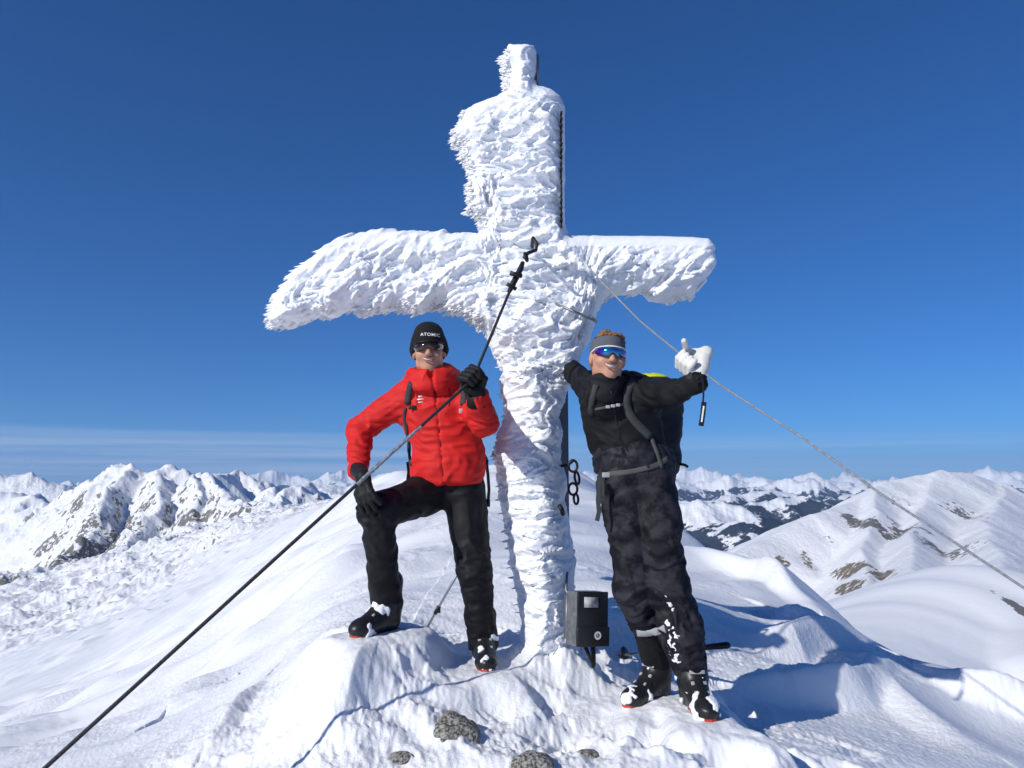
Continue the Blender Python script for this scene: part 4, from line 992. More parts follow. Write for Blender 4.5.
def limbs(chains, k=.03):
    def f(p):
        d = None
        for kk, prs in chains:
            for a, b_, ra, rb in prs:
                v = sd_cone(p, a, b_, ra, rb); d = v if d is None else smin(d, v, kk)
        return d
    return f
def slim_body(hf, J):
    """one continuous figure under the clothes: J holds joints"""
    prs = [(J['neck'], J['chest'], .06, .105), (J['chest'], J['waist'], .115, .095), (J['waist'], J['pelvis'], .095, .105)]
    prs += [(J['chest'] * .55 + J['neck'] * .45, J[s + 's'], .07, .052) for s in 'lr']
    for s in 'lr':
        prs += [(J[s + 's'], J[s + 'e'], .048, .038), (J[s + 'e'], J[s + 'w'], .038, .026), (J['pelvis'], J[s + 'h'], .09, .078), (J[s + 'h'], J[s + 'k'], .075, .052), (J[s + 'k'], J[s + 'a'], .050, .038), (J[s + 'a'], J[s + 't'], .030, .024)]
        w_ = J[s + 'w']; e_ = (w_ - J[s + 'e']); e_ = e_ / np.linalg.norm(e_); o_ = np.cross(e_, (0, 0, 1)); o_ /= np.linalg.norm(o_) + 1e-9
        prs += [(w_, J[s + 'g'], .024, .020)]
    f0 = limbs([(.045, prs)])
    def f(p): return smin(f0(p), hf(p), .03)
    lo, hi = bounds([v for v in J.values()] + [J['head'] + np.array((0, 0, .14))], .14)
    return sdf_mesh(f, lo, hi, .0046, margin=.02)
HF = {}

# ================= the man in the red jacket
A = dict(head=P(429, 351, 3.72), neck=P(434, 386, 3.80), chest=P(440, 415, 3.82), waist=P(447, 455, 3.84), pelvis=P(449, 484, 3.85),
         ls=P(403, 401, 3.82), le=P(360, 430, 3.80), lw=P(358, 470, 3.60), rs=P(470, 400, 3.79), re=P(484, 423, 3.55), rw=P(477, 396, 3.42),
         lh=P(434, 491, 3.82), lk=P(377, 513, 3.50), la=P(384, 612, 3.66), lt=P(362, 636, 3.50), rh=P(465, 492, 3.83), rk=P(474, 570, 3.76), ra=P(483, 642, 3.82), rt=P(486, 668, 3.68), lg=P(364, 482, 3.43), rg=P(474, 385, 3.40))
def feet_in(J, pairs):
    for s, i in pairs:
        px, py, Y0, fx, fy = FEET[i]; h_ = P(px, py, Y0); L = math.hypot(fx, fy); d_ = np.array((fx / L, fy / L, 0)); J[s + 'a'] = h_ + d_ * .025 + np.array((0, .01, .13)); J[s + 't'] = h_ + d_ * .15 + np.array((0, 0, .045))
feet_in(A, (('l', 0), ('r', 1)))
RA = Rz(math.radians(4)) @ Ry(math.radians(-3)) @ Rx(math.radians(2))
hfA = head_f(A['head'], RA)
v, fc = slim_body(hfA, A)
manA = mesh_obj('person', v, fc, M_skin, label='man in red jacket, black cap and trousers gripping the left cable, one knee raised', cat='person')
WA = head_parts(manA, A['head'], RA, M_amber, M_dark)
def jackA(p):
    ch = sd_ell(p, P(438, 413, 3.82), (.195, .135, .20), Ry(.10)); wa = sd_ell(p, P(448, 466, 3.83), (.188, .155, .24), Ry(.08))
    d = smin(ch, wa, .08)
    d = smin(d, sd_cone(p, P(413, 398, 3.83), P(462, 396, 3.82), .085, .085), .08)
    d = smax(d, (P(448, 485, 3.80)[2] + .25 * (p[:, 0] - P(448, 484, 3.85)[0]) * 0 - p[:, 2]) , .03)
    d = smin(d, limbs([(.03, [(A['ls'], A['le'], .082, .060), (A['le'], A['lw'], .060, .047)])])(p), .05)
    d = smin(d, limbs([(.03, [(A['rs'], A['re'], .080, .060), (A['re'], A['rw'], .062, .048)])])(p), .035)
    # hem roll and standing collar with the hood folded behind
    q = (p - (A['head'] + RA @ np.array((.006, .022, -.138))).astype(np.float32)) @ RA.astype(np.float32)
    rr_ = np.hypot(q[:, 0] / 1.12, q[:, 1]); col = np.hypot(rr_ - .086, np.maximum(np.abs(q[:, 2] - .012 * q[:, 1] / .08 - .0) - .032, 0)) - .019
    col = smax(col, -sd_cone(q, (0, -.10, .06), (0, -.10, -.01), .026, .008), .012)
    d = smin(d, col, .05)
    d = smin(d, sd_ell(p, A['head'] + np.array((.01, .12, -.13)), (.135, .075, .085)), .04)
    z = p[:, 2]; quilt = np.abs(np.sin((z + .012 * perlin3(p * np.float32(7), 7)) * np.pi / .034)) ** .5
    arm = 1 - ss(-.01, .03, np.minimum(sd_cone(p, A['ls'], A['le'], .08, .06), sd_cone(p, A['le'], A['lw'], .06, .05)))
    d = d - .006 * (quilt - .6) * (.35 + .65 * arm) - folds(p, .0095, 1.0, 1, 2.0)
    # front zip line
    zx = P(436, 400, 3.7)[0] + (P(443, 470, 3.7)[0] - P(436, 400, 3.7)[0]) * (P(436, 400, 3.7)[2] - z) / (P(436, 400, 3.7)[2] - P(443, 470, 3.7)[2])
    return d + .007 * np.exp(-((p[:, 0] - zx) / .006) ** 2) * (p[:, 1] < 3.78)
jA = garment('jacket', jackA, [A['head'] - np.array((0, 0, .1)), A['ls'], A['le'], A['lw'], A['re'], A['rw'], A['pelvis']], .0058, M_red, manA, .16)
ribbon('front_zip', jackA, [(434, 391), (436, 402), (438, 425), (441, 450), (443, 476)], .0035, M_redin, jA, 3.3, 4.0, .002, .001)
ribbon('chest_pocket_zip', jackA, [(449, 388), (450, 397), (449, 406)], .0025, M_redin, jA, 3.3, 4.0, .002, .001)
for k_, (w_, h_) in enumerate(((.014, .0045), (.021, .0035), (.019, .0025))):
    mb = MB(); c_ = hit(jackA, 419.5, 396.5 + 2.9 * k_, 3.3, 4.0, .002); mb.box(c_, (w_, .002, h_), Ry(-.05) @ Rz(-.12)); mb.build('sewn_print', M_white, jA)
def trouA(p):
    d = limbs([(.05, [(A['pelvis'] + np.array((-.05, 0, .02)), A['pelvis'] + np.array((.05, 0, .02)), .112, .112), (A['lh'], A['lk'], .103, .078), (A['rh'], A['rk'], .102, .076)]), (.03, [(A['lk'], P(388, 611, 3.695), .078, .070), (A['rk'], P(483, 644, 3.81), .074, .066)])])(p)
    kn = np.exp(-((p - A['lk'].astype(np.float32)) ** 2).sum(1) / .02) + np.exp(-((p - A['rk'].astype(np.float32)) ** 2).sum(1) / .02) + np.exp(-((p - P(483, 630, 3.81).astype(np.float32)) ** 2).sum(1) / .01)
    d = smax(d, P(0, 634, 3.6)[2] + .02 - p[:, 2] + np.where(p[:, 0] > P(430, 600, 3.7)[0], -.13, 0), .01)
    return d - folds(p, .012, .75, 2, 1.9) - kn * folds(p, .012, 1.5, 3)
garment('trousers', trouA, [A['pelvis'], A['lk'], P(383, 622, 3.63), P(483, 650, 3.81), A['rh']], .0065, M_blk, manA, .17)
for i, (a, b_) in enumerate(((0, A['la'] + np.array((.0, .01, .10))), (1, A['ra'] + np.array((0, .01, .09))))):
    px, py, Y0, fx, fy = FEET[i]; boot(manA, P(px, py, Y0), (fx, fy), b_, seed=i, snow=1 if i == 0 else .8)
# gloves
CABL = [P(533, 243, 3.60), P(511, 288, 3.53), P(473, 379, 3.345), P(45, 768, 2.45)]
ax = CABL[3] - CABL[2]; ax /= np.linalg.norm(ax)
fL, pts, _ = hand_fist(CABL[2], ax, (.55, .8, .1), side=1, wrist=A['rw'], r=.0135, wdir=(.45, .25, -1))
garment('glove', fL, pts, .0045, M_glove, manA, .05)
mb = MB(); mb.tube([A['rw'] + np.array((-.003, -.01, .02)), A['rw'] + np.array((.004, .025, -.035))], [.046, .053], 16); mb.build('glove_cuff', M_glove, manA)
hc = P(365, 487, 3.40); fR, pts, _ = hand_flat(hc, (.25, -.25, -.9), (.35, .85, -.2), side=-1, r=.0135, curl=.9)
fR0 = fR
def fR(p): return smin(fR0(p), sd_cone(p, A['lw'], hc + np.array((-.012, .01, .045)), .042, .030), .02)
garment('glove', fR, pts + [A['lw']], .0045, M_glove, manA, .06)
# beanie
def beanie(p):
    q = (p - A['head'].astype(np.float32)) @ RA.astype(np.float32)
    outer = sd_ell(q, (0, .022, .038), (.089, .107, .098)); outer = smin(outer, sd_ell(q, (0, .030, .110), (.055, .065, .036)), .05); outer = smin(outer, sd_ell(q, (0, .032, .0), (.094, .078, .06)), .03)
    cut = np.maximum(.024 - 1.5 * np.maximum(q[:, 1] + .03, 0), -.045) - q[:, 2]
    d = smax(outer, cut, .01)
    rim_z = (.034 - .55 * np.maximum(q[:, 1] + .02, 0)) - q[:, 2] + .024
    d = d - .003 * (np.abs(q[:, 2] - (.055 - .5 * np.maximum(q[:, 1] + .02, 0))) < .026)
    return smax(d, -(outer + .014), .004) - .0016 * perlin3(p * np.float32(30), 330)
bn = garment('beanie', beanie, [A['head']], .0042, M_wool, manA, .20)
def text_on(txt, size, W, path, mat, parent, name='lettering', ext=.0012):
    """flat lettering wrapped on a surface: path(x, z) -> local point"""
    cu = bpy.data.curves.new('t', 'FONT'); cu.body = txt; cu.size = size; cu.align_x = 'CENTER'; cu.align_y = 'CENTER'; cu.extrude = ext; cu.offset = size * .008; cu.resolution_u = 3; cu.space_character = 1.12
    ob = bpy.data.objects.new('t', cu); COL.objects.link(ob)
    dg = bpy.context.evaluated_depsgraph_get(); me = bpy.data.meshes.new_from_object(ob.evaluated_get(dg))
    v = np.array([x.co[:] for x in me.vertices]); fcs = [tuple(x.vertices) for x in me.polygons]
    bpy.data.objects.remove(ob); bpy.data.curves.remove(cu)
    return mesh_obj(name, [W(*path(x, y, z)) for x, y, z in v], fcs, mat, parent, smooth=False)
def capsurf(x, z, o):
    X = x + .012; Z = .070 + z - x * .08; k = max(0.02, 1 - (X / .090) ** 2 - ((Z - .038) / .099) ** 2)
    return (X, .022 - .1085 * math.sqrt(k) - .0055 - o, Z)
text_on('ATOMIC', .0235, WA, capsurf, M_white, bn)
# ================= the man in black
B = dict(head=P(608, 358, 3.44), neck=P(613, 388, 3.53), chest=P(621, 417, 3.58), waist=P(630, 452, 3.58), pelvis=P(637, 484, 3.56),
         ls=P(595, 393, 3.66), le=P(565, 364, 4.03), lw=P(556, 352, 4.20), rs=P(646, 396, 3.47), re=P(673, 394, 3.27), rw=P(697, 383, 3.14),
         lh=P(624, 498, 3.56), lk=P(635, 586, 3.48), la=P(660, 672, 3.64), lt=P(640, 704, 3.50), rh=P(654, 498, 3.53), rk=P(667, 586, 3.44), ra=P(691, 676, 3.46), rt=P(692, 718, 3.28), lg=P(556, 346, 4.24), rg=P(698, 379, 3.15))
feet_in(B, (('l', 2), ('r', 3)))
RB = Rz(math.radians(5)) @ Ry(math.radians(5)) @ Rx(math.radians(-1))
hfB = head_f(B['head'], RB); v, fc = slim_body(hfB, B)
manB = mesh_obj('person', v, fc, M_skin, label='man all in black with headband, mirrored glasses and white glove, standing right of the cross', cat='person')
WB = head_parts(manB, B['head'], RB, M_rain, M_white)
def jackB(p):
    d = smin(sd_ell(p, P(621, 415, 3.58), (.185, .130, .21), Ry(.10)), sd_ell(p, P(629, 446, 3.58), (.165, .125, .18), Ry(.10)), .08)
    d = smin(d, sd_cone(p, P(600, 400, 3.62), P(641, 399, 3.52), .080, .085), .08)
    d = smax(d, P(630, 466, 3.58)[2] - p[:, 2], .03)
    d = smin(d, limbs([(.03, [(B['ls'], B['le'], .072, .048), (B['le'], B['lw'], .048, .042)])])(p), .05)
    d = smin(d, limbs([(.03, [(B['rs'], B['re'], .072, .053), (B['re'], B['rw'], .053, .040)])])(p), .045)
    q = (p - (B['head'] + RB @ np.array((0, .020, -.142))).astype(np.float32)) @ RB.astype(np.float32); rr_ = np.hypot(q[:, 0], q[:, 1])
    d = smin(d, np.hypot(rr_ - .072, np.maximum(np.abs(q[:, 2]) - .042, 0)) - .013, .03)
    d = smin(d, sd_cone(p, B['head'] + RB @ np.array((0, .035, -.205)), P(618, 408, 3.55), .078, .11), .04)
    return d - folds(p, .0095, 1.0, 5, 1.9)
jB = garment('jacket', jackB, [B['head'] - np.array((0, 0, .1)), B['ls'], B['le'], B['lw'], B['re'], B['rw'], B['waist']], .0058, M_soft, manB, .16)
ribbon('front_zip', jackB, [(611, 391), (613, 405), (616, 420), (620, 440)], .003, M_dark, jB, 3.0, 3.9, .002, .001)
def puffB(p):
    R_ = Ry(.12); c = P(634, 461, 3.57)
    q = (p - c.astype(np.float32)) @ R_.astype(np.float32)
    d = sd_ell(p, c, (.186, .140, .17), R_); d = smax(d, np.abs(q[:, 2]) - .078, .03)
    qu = np.abs(np.sin((q[:, 2] + .01 * perlin3(p * np.float32(8), 9)) * np.pi / .05)) ** .5 * .006 - np.abs(np.sin(np.arctan2(q[:, 0], -q[:, 1]) * 5)) ** .3 * -.002
    return d - qu - folds(p, .012, 1.3, 6, 1.2)
garment('down_skirt', puffB, [B['waist'], P(634, 461, 3.57)], .006, M_puff, manB, .27)
def trouB(p):
    l1 = limbs([(.03, [(B['lh'], B['lk'], .105, .082), (B['lk'], P(648, 620, 3.545), .082, .076)])])(p)
    l2 = limbs([(.03, [(B['rh'], B['rk'], .108, .092), (B['rk'], P(681, 636, 3.45), .092, .086), (P(681, 636, 3.45), P(690, 664, 3.46), .086, .072)])])(p)
    d = smin(smin(l1, l2, .008), limbs([(.03, [(B['pelvis'] + np.array((-.055, 0, .03)), B['pelvis'] + np.array((.05, 0, .03)), .125, .125)])])(p), .05)
    kn = np.exp(-((p - P(640, 605, 3.5).astype(np.float32)) ** 2).sum(1) / .03) + np.exp(-((p - P(674, 615, 3.44).astype(np.float32)) ** 2).sum(1) / .03)
    return d - folds(p, .015, .70, 7, 1.9) - kn * folds(p, .017, 1.2, 8, 1.8)
trB = garment('trousers', trouB, [B['pelvis'], B['lk'], P(640, 650, 3.54), P(690, 675, 3.45), B['rh']], .0065, M_camo, manB, .17)
def legB(p): return limbs([(.03, [(P(646, 618, 3.545), P(657, 664, 3.64), .072, .066)])])(p) - folds(p, .005, 1.4, 9)
gt = garment('gaiter', legB, [P(646, 618, 3.54), P(655, 664, 3.61)], .006, M_soft, manB, .1)
ribbon('reflective_band', lambda p: np.minimum(legB(p), trouB(p)), [(637, 633), (646, 634), (655, 632), (665, 629)], .018, M_grey, gt, 3.1, 3.9, .003, .003)
def clumps(name, f, spots, parent, Y0, Y1, mat=None):
    prs = []
    for px, py, n, spread in spots:
        for _ in range(n):
            a = px + rng.normal(0, spread); b_ = py + rng.normal(0, spread * 1.6); h_ = hit(f, a, b_, Y0, Y1, 0)
            if h_[1] < Y1 - .01: prs.append((h_, rng.uniform(.004, .011)))
    c = np.array([q for q, _ in prs]); r_ = np.array([r for _, r in prs])
    def g(p):
        d = np.full(len(p), 9., np.float32)
        for q, r in zip(c, r_): d = np.minimum(d, sd_ell(p, q, (r, r * .7, r * 1.3)))
        return d - .002 * perlin3(p * np.float32(90), 340)
    return garment(name, g, list(c), .0045, mat or M_clump, parent, .03)
def stuck(p):
    m_ = None
    for px, py, s_ in ((669, 603, .030), (672, 640, .042), (674, 655, .035), (668, 625, .03)):
        h_ = hit(trouB, px, py, 3.0, 3.8) if (px, py) not in HC else HC[(px, py)]; HC[(px, py)] = h_
        v = 1 - np.sqrt((((p - h_.astype(np.float32)) * np.array((1, .6, .6), np.float32)) ** 2).sum(1)) / s_; m_ = v if m_ is None else np.maximum(m_, v)
    n_ = perlin3(p * np.float32(42), 371) + .6 * perlin3(p * np.float32(95), 372)
    return smax(trouB(p) - .0035 - .003 * n_, (.42 - .55 * m_.clip(-1, 1) - n_ * .55) * .05, .003)
HC = {}
garment('stuck_snow', stuck, [P(669, 595, 3.4), P(674, 662, 3.36)], .0045, M_clump, trB, .09, kind='stuff')
for i, b_ in ((2, B['la'] + np.array((0, .01, .12))), (3, B['ra'] + np.array((0, .01, .12)))):
    px, py, Y0, fx, fy = FEET[i]; boot(manB, P(px, py, Y0), (fx, fy), b_, seed=i, snow=.8 if i == 2 else 1.15)
# headband, hair, gloves
def bandB(p):
    q = (p - B['head'].astype(np.float32)) @ RB.astype(np.float32); q = q @ Rx(-.22).astype(np.float32)
    o = sd_ell(q, (0, .018, .034), (.084, .103, .150)); return smax(smax(o, -(o + .009), .003), np.abs(q[:, 2] - .050) - .034, .008) - .001 * perlin3(p * np.float32(50), 350)
garment('headband', bandB, [B['head']], .004, M_band, manB, .17)
def hairB(p):
    q = (p - B['head'].astype(np.float32)) @ RB.astype(np.float32)
    o = sd_ell(q, (.004, .026, .036), (.082, .096, .104)); n_ = perlin3(np.stack([q[:, 0] * 60, q[:, 1] * 22, q[:, 2] * 30], 1), 351); n2 = perlin3(p * np.float32(18), 352)
    o = smin(o, sd_ell(q, (0, .04, -.01), (.080, .082, .07)), .02)
    d = o - .008 * n_ - .018 * n2 * (q[:, 2] > .05)
    qb = q @ Rx(-.22).astype(np.float32); d = smax(d, np.minimum(.040 - np.abs(qb[:, 2] - .050), .07 - q[:, 1]), .006)
    return smax(d, -(q[:, 2] + .06 - 3 * np.minimum(q[:, 1] - .01, 0) * -1 * (q[:, 2] < .07)), .01)
garment('hair', hairB, [B['head']], .0042, M_hair, manB, .17)
CABR = [P(584, 262, 3.80), P(597, 277, 3.76), P(640, 321, 3.50), P(690, 362, 3.17), P(720, 385, 3.10), P(800, 436, 2.95), P(881, 494, 2.78), P(1024, 588, 2.52)]
ax = CABR[4] - CABR[2]; ax /= np.linalg.norm(ax)
fW, pts, WW = hand_fist(CABR[3], ax, (.30, .80, -.15), side=-1, thumb='up', wrist=B['rw'], r=.0145, grip=.016, tip=P(684, 341, 3.13))
garment('glove', fW, pts, .0042, M_wglove, manB, .05, label='white leather glove with thumb up')
mb = MB(); e_ = B['rw'] - B['re']; e_ /= np.linalg.norm(e_); mb.tube([B['rw'] - e_ * .03, B['rw'] + e_ * .012 + np.array((0, 0, .02))], [.047, .045], 16); mb.build('glove_cuff', cloth('cuff_fabric', (.03, .03, .032), var=.5, vscale=40), manB)
fH, pts, _ = hand_flat(B['lw'] + np.array((.01, .06, .05)), (.6, .25, .55), (.1, -.95, 0), side=1, r=.0125)
fH0 = fH
def fH(p): return smin(fH0(p), sd_cone(p, B['lw'], B['lw'] + np.array((.0, .045, .02)), .040, .026), .02)
garment('glove', fH, pts + [B['lw']], .005, M_glove, manB, .06, label='black glove behind the post')
# ---------------------------------------------------------------- backpacks, straps, cables, poles, rocks
def strap(name, pts, wd, th, mat, parent, nrm=(0, -1, 0), **kw):
    V = []; Fc = []; pts = [np.asarray(p, float) for p in pts]
    for i, p in enumerate(pts):
        d = pts[min(i + 1, len(pts) - 1)] - pts[max(i - 1, 0)]; d /= np.linalg.norm(d); n = np.asarray(nrm, float); n = n - d * (n @ d); n /= np.linalg.norm(n); s = np.cross(d, n)
        for x_, y_ in ((-wd, -th), (-wd, th), (wd, th), (wd, -th)): V.append(p + s * x_ + n * y_)
    for i in range(len(pts) - 1):
        for k in range(4): Fc.append((4 * i + k, 4 * i + (k + 1) % 4, 4 * i + 4 + (k + 1) % 4, 4 * i + 4 + k))
    Fc += [(3, 2, 1, 0), tuple(4 * (len(pts) - 1) + k for k in range(4))]
    return mesh_obj(name, V, Fc, mat, parent, smooth=False, **kw)
# pack of the man in red
def packA(p):
    d = sd_box(p, P(444, 428, 4.06), (.135, .085, .23), Ry(.08), .06)
    return smin(d, sd_ell(p, P(441, 392, 4.06), (.12, .08, .06)), .04) - folds(p, .006, 1, 11)
bpA = thing('backpack', 'black backpack worn by the man in the red jacket', 'backpack')
garment('pack_body', packA, [P(444, 428, 4.06)], .007, M_blk, bpA, .30)
ribbon('shoulder_strap', jackA, [(411, 383), (409, 390), (408, 398), (407, 404)], .017, M_strap, bpA, 3.3, 4.0, .008, .006)
ribbon('shoulder_strap', jackA, [(405, 408), (404, 418), (407, 430), (409, 442), (409, 455), (411, 464)], .009, M_strap, bpA, 3.3, 4.02, .007, .005)
ribbon('shoulder_strap', jackA, [(462, 378), (463, 386), (464, 396), (463, 404)], .017, M_strap, bpA, 3.5, 4.0, .008, .006)
q = hit(jackA, 412.5, 407.5, 3.3, 4.0, .012); mb = MB(); mb.box(q, (.020, .006, .010), bev=.003); mb.build('strap_buckle', M_dark, bpA)
q = hit(jackA, 461, 411, 3.3, 4.0, .012); mb = MB(); mb.box(q, (.010, .005, .012), bev=.003); mb.build('strap_buckle', M_grey, bpA)
strap('hip_strap', [P(400, 412, 3.95), P(399, 418, 3.93), P(405, 424, 3.90)], .016, .004, M_strap, bpA)
strap('hip_strap', [P(409, 462, 3.90), P(410, 472, 3.86), P(409, 480, 3.84)], .014, .004, M_strap, bpA)
strap('hanging_strap', [P(481, 450, 3.9), P(486, 458, 3.88), P(488, 475, 3.87), P(489, 490, 3.87), P(488, 502, 3.87)], .008, .002, M_strap, bpA)
mb = MB(); mb.box(P(488, 503, 3.87), (.011, .005, .020), bev=.003); mb.build('strap_buckle', M_dark, bpA)
mb = MB(); mb.box(P(486, 462, 3.875), (.013, .006, .013), bev=.003); mb.build('strap_buckle', M_dark, bpA)
# pack of the man in black
def packB(p):
    d = sd_box(p, P(655, 430, 3.86), (.13, .10, .24), Rz(.25) @ Ry(.10), .07)
    return smin(d, sd_ell(p, P(648, 386, 3.84), (.13, .09, .06)), .05) - folds(p, .009, 1, 12)
bpB = thing('backpack', 'dark backpack with neon yellow top on the back of the man in black', 'backpack')
pb = garment('pack_body', packB, [P(655, 430, 3.86)], .007, cloth('dark_grey_pack', (.022, .026, .028), .6), bpB, .32)
def neon(p): return smax(packB(p) - .004, np.maximum(P(0, 379, 3.84)[2] - p[:, 2], (np.abs(p[:, 0] - P(652, 375, 3.84)[0]) - .085)), .01)
garment('lid_trim', neon, [P(650, 380, 3.84)], .006, M_neon, bpB, .16)
ribbon('shoulder_strap', jackB, [(634, 380), (628, 388), (626, 400), (628, 412), (635, 422), (643, 430), (650, 437)], .020, M_strap, bpB, 3.0, 3.9, .010, .007)
ribbon('strap_webbing', lambda p: np.minimum(jackB(p), puffB(p)), [(651, 437), (655, 447), (659, 458), (662, 468)], .010, M_strapg, bpB, 3.0, 3.9, .003, .006)
ribbon('shoulder_strap', jackB, [(596, 385), (594, 393), (591, 403), (591, 414)], .014, M_strap, bpB, 3.0, 3.9, .009, .006)
ribbon('chest_strap', jackB, [(592, 410), (600, 408.5), (608, 407), (616, 405.5), (625, 404)], .006, M_strapg, bpB, 3.0, 3.9, .003, .010)
for a, b_ in ((608, 406.8), (613, 406), (618, 405)):
    mb = MB(); mb.box(hit(jackB, a, b_, 3.0, 3.9, .018), (.010, .004, .007), bev=.002); mb.build('strap_buckle', M_grey, bpB)
hb = lambda p: np.minimum(np.minimum(puffB(p), trouB(p)), jackB(p))
ribbon('hip_belt', hb, [(598, 475), (606, 474), (620, 473), (634, 471), (648, 468), (660, 464), (668, 458)], .012, M_strapg, bpB, 3.0, 3.9, .002, .003)
mb = MB(); mb.box(hit(hb, 606, 475, 3.0, 3.9, .014), (.018, .005, .012), bev=.003); mb.build('strap_buckle', M_grey, bpB)
strap('hanging_strap', [P(599, 476, 3.42), P(599, 486, 3.41), P(598, 500, 3.41), P(599, 512, 3.41), P(597, 521, 3.41)], .010, .002, M_strap, bpB)
strap('hanging_strap', [P(602, 478, 3.42), P(603, 486, 3.41), P(603, 496, 3.41)], .006, .002, M_strap, bpB)
mb = MB(); mb.tube([P(680, 464, 3.80), P(685, 465, 3.79), P(688, 467, 3.79)], .007); mb.build('strap_end', M_dark, bpB)

# wrist leash dangling from the white glove
ls_ = thing('wrist_leash', 'black pole leash with printed tag dangling below the white glove', 'wrist leash')
strap('webbing', [P(700, 372, 3.05), P(703, 383, 3.06), P(703.5, 394, 3.06), P(703, 403, 3.06)], .0035, .0015, M_dark, ls_)
tg = strap('tag', [P(704, 402, 3.06), P(703, 413, 3.06), P(701, 426, 3.06)], .010, .003, M_dark, ls_)
strap('tag_print', [P(703.8, 406, 3.055), P(702.5, 415, 3.055), P(701.6, 422, 3.055)], .003, .0012, M_white, tg)
mb = MB(); mb.torus(P(697, 377, 3.06), frame((.3, -.9, .2)), .026, .006, (1, .7)); mb.build('loop', M_dark, ls_)

def cable(name, pts, r, mat, sag=0, n=14, **kw):
    W = []
    for a, b_ in zip(pts[:-1], pts[1:]):
        for t_ in np.linspace(0, 1, n, endpoint=False): W.append(a + (b_ - a) * t_ - np.array((0, 0, sag * 4 * t_ * (1 - t_))))
    W.append(pts[-1]); V, Fc = tube_pts(W, r, 10)
    return mesh_obj(name, V, Fc, mat, **kw)
def anchor_point(a, b_):
    """follow the cable past b_ until it meets the snow"""
    d = (b_ - a) / np.linalg.norm(b_ - a); ts = np.linspace(0, 8, 60); q = b_[None] + d[None] * ts[:, None]
    z, _ = height(q[:, 0].copy(), q[:, 1].copy()); k = np.where(q[:, 2] < z - .05)[0]
    return q[k[0]] if len(k) else q[30]
M_cable = material('black_coated_cable', (.018, .019, .023), .5, bump=.5, bscale=120)
M_frost = material('frosted_steel_cable', (.27, .29, .32), .5, metal=.3, bump=.6, bscale=160, var=.35, vscale=70)
endL = anchor_point(CABL[2], CABL[3]); endR = anchor_point(CABR[-2], CABR[-1])
cl = thing('guy_cable', 'dark steel guy cable held by the man in red, running down to the left', 'cable')
cable('cable', [CABL[1], CABL[2], CABL[3], endL], .0072, M_cable, parent=cl, n=30)
# rime left on the middle of the cable
def frost(p):
    a = P(417, 437, 3.25); k = (P(418, 433, 0.0 + CABL[2][1] + (CABL[3][1] - CABL[2][1]) * .11))
    s0 = CABL[2] + (CABL[3] - CABL[2]) * FR[0]; s1 = CABL[2] + (CABL[3] - CABL[2]) * FR[1]
    return sd_cone(p, s0, s1, .0078, .0082) - .003 * perlin3(p * np.float32(50), 360)
def frac(px):
    t_ = np.linspace(0, 1, 400); q = CABL[2][None] + (CABL[3] - CABL[2])[None] * t_[:, None]
    sx = 512 + F * q[:, 0] / (q[:, 1] * CP + q[:, 2] * SP); return float(t_[np.argmin(np.abs(sx - px))])
FR = (frac(421), frac(358))
o_ = CABL[2] + (CABL[3] - CABL[2]) * FR[0]; o2_ = CABL[2] + (CABL[3] - CABL[2]) * FR[1]
garment('cable_frost', lambda p: frost(p + np.array((.001, .003, .002), np.float32)), [o_, o2_], .0045, M_frost, cl, .04)
mb = MB(); mb.tube([P(523, 262, 3.57), P(521, 268, 3.565), P(513, 284, 3.54), P(509, 292, 3.52)], [.010, .015, .015, .010], 10); mb.build('turnbuckle', M_dark, cl)
mb = MB(); mb.tube([P(522, 276, 3.53), P(510, 273, 3.52)], .012); mb.build('cable_clamp', M_dark, cl)
mb = MB(); mb.tube([P(516, 289, 3.53), P(507, 284, 3.51)], .010); mb.build('cable_clamp', M_dark, cl)
mb = MB(); mb.torus(P(526, 257, 3.58), frame((.9, -.3, .3)), .026, .007, (.7, 1.1)); mb.build('shackle', M_dark, cl)
mb = MB(); mb.tube([P(524, 258, 3.58), P(528, 253, 3.59), P(536, 250, 3.60), P(537, 244, 3.60), P(533, 238, 3.60), P(532, 246, 3.66), P(533, 250, 3.86)], .0095); mb.build('hook', M_dark, cl)
cr_ = thing('guy_cable', 'pale frosted guy cable held in the white glove, running down to the right', 'cable')
cable('cable', CABR + [endR], .0047, M_frost, parent=cr_)
# loose ice beard over the upper end of the right cable
def beard(p):
    d = sd_cone(p, P(563, 248, 3.80), P(582, 266, 3.79), .030, .018); d = smin(d, sd_cone(p, P(582, 266, 3.79), P(596, 277, 3.765), .016, .008), .02)
    return d - .022 * perlin3(p * np.float32(24), 361) - .012 * perlin3(p * np.float32(60), 362)
garment('cable_frost', beard, [P(563, 248, 3.80), P(598, 279, 3.76)], .0055, M_rime, cr_, .08)

def pole(label, tip, top, grip_len=.13, r=.0075, lock=.35, wrong=None):
    t_ = thing('ski_pole', label, 'ski pole'); tip = np.asarray(tip, float); top = np.asarray(top, float); d = (top - tip) / np.linalg.norm(top - tip)
    mb = MB(); mb.tube([tip - d * .06, top - d * grip_len], r, 10); mb.build('shaft', M_galv, t_)
    mb = MB(); mb.tube([top - d * grip_len, top - d * grip_len * .5, top - d * .015, top], [.013, .0155, .017, .010], 12); mb.build('grip', M_dark, t_)
    c = tip + (top - tip) * lock; mb = MB(); mb.tube([c - d * .025, c + d * .025], .012, 10); mb.box(c + np.array((.012, -.006, -.004)), (.008, .005, .012), bev=.002); mb.build('clamp_lock', M_dark, t_)
    mb = MB(); mb.tube([tip - d * .0, tip + d * .006], [.045, .04], 14); mb.build('basket', M_dark, t_)
    return t_
tp = P(424, 629, 4.42); tp[2] = ground_z(tp[0], tp[1]) + .0
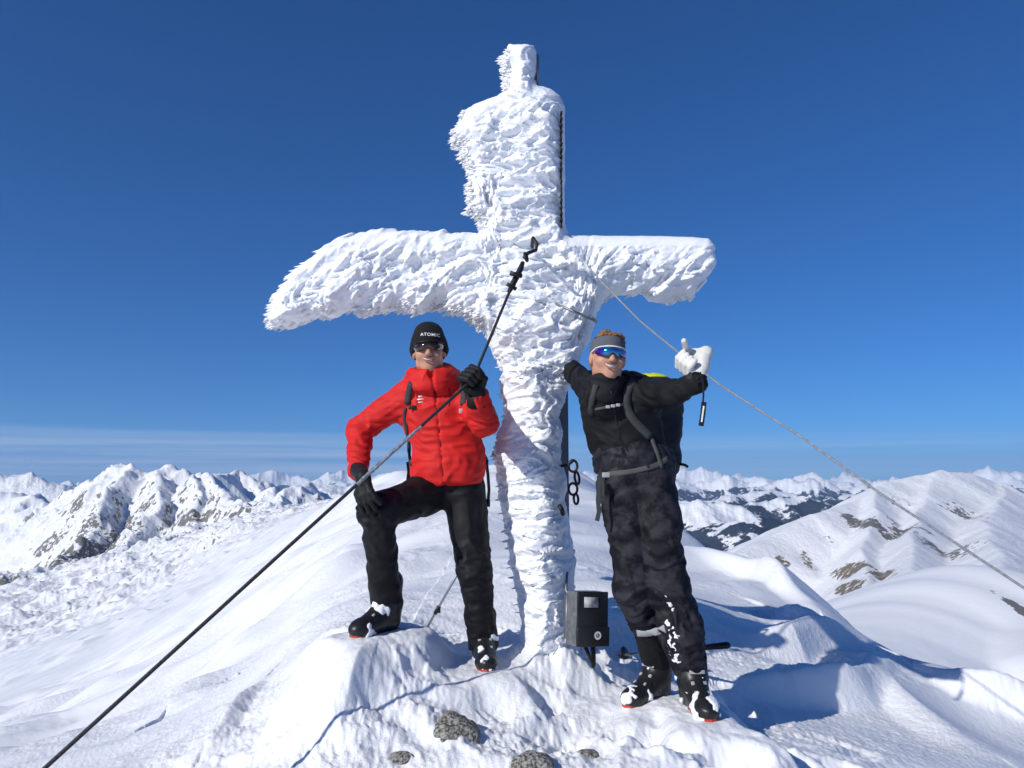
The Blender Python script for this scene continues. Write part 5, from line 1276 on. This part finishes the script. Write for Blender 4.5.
pole('thin metal ski pole planted in the snow behind the legs of the man in red', tp, P(486, 524, 4.15), lock=.22)
q0 = P(624, 640, 4.15); q0[2] = ground_z(q0[0], q0[1]) + .02; q1 = P(730, 645, 3.80)
pole('ski pole stuck across the snow behind the boots of the man in black', q0, q1, grip_len=.16, lock=.5)

# rocks breaking through the snow in front
M_rock = material('lichen_rock', (.07, .066, .058), .9, bump=1.0, bscale=60, var=.16, vscale=75, base2=(.38, .37, .33), dist=.015, detail=8)
def ground_hit(px, py, y0=2.2, y1=6.0):
    d = P(px, py, 1.0); ys = np.linspace(y0, y1, 900); q = d[None] * ys[:, None]; z, _ = height(q[:, 0].copy(), q[:, 1].copy())
    k = np.where(q[:, 2] < z)[0]; c = q[k[0]] if len(k) else q[-1]
    e_ = .05; zz, _ = height(np.array([c[0] - e_, c[0] + e_, c[0], c[0]]), np.array([c[1], c[1], c[1] - e_, c[1] + e_]))
    n = np.array([-(zz[1] - zz[0]) / (2 * e_), -(zz[3] - zz[2]) / (2 * e_), 1.0]); return c, n / np.linalg.norm(n)
def rock(px, py, sx, sy, proud, label, seed):
    g, n = ground_hit(px, py); n = n + np.array((0, -.35, 0)); n /= np.linalg.norm(n); Fr = frame(n); s_ = max(sx, sy); c = g - n * (.62 * s_ - proud)
    def f(p):
        w = np.stack([perlin3(p * np.float32(7) + seed * 3 + k, 400 + k) for k in range(3)], 1) * .32 * sx
        d = sd_ell(p + w.astype(np.float32), c, (sx * 1.15, sy * 1.15, s_ * .62), Fr)
        cell = np.abs(perlin3(p * np.float32(13) + seed, 404))
        return d + .22 * sx * (cell - .2) - .03 * sx * perlin3(p * np.float32(34), 401) - .002 * perlin3(p * np.float32(95), 402)
    lo, hi = c - s_ * 1.9, c + s_ * 1.9
    v, fc = sdf_mesh(f, lo, hi, .0055, margin=.03); return mesh_obj('rock', v, fc, M_rock, label=label, cat='rock', group='rocks breaking through the snow')
rock(459, 729, .088, .078, .034, 'grey lichen-spotted rock set in the snow below the man in red, highest of the row', 1.0)
rock(536, 765, .075, .065, .026, 'dark grey rock at the bottom edge of the photo, in front of the cross', 2.3)
rock(586, 756, .044, .044, .018, 'small pale half-buried rock, to the right of the dark bottom rock', 3.7)
rock(400, 758, .048, .036, .014, 'smallest dark rock, at the left end of the row', 5.1)
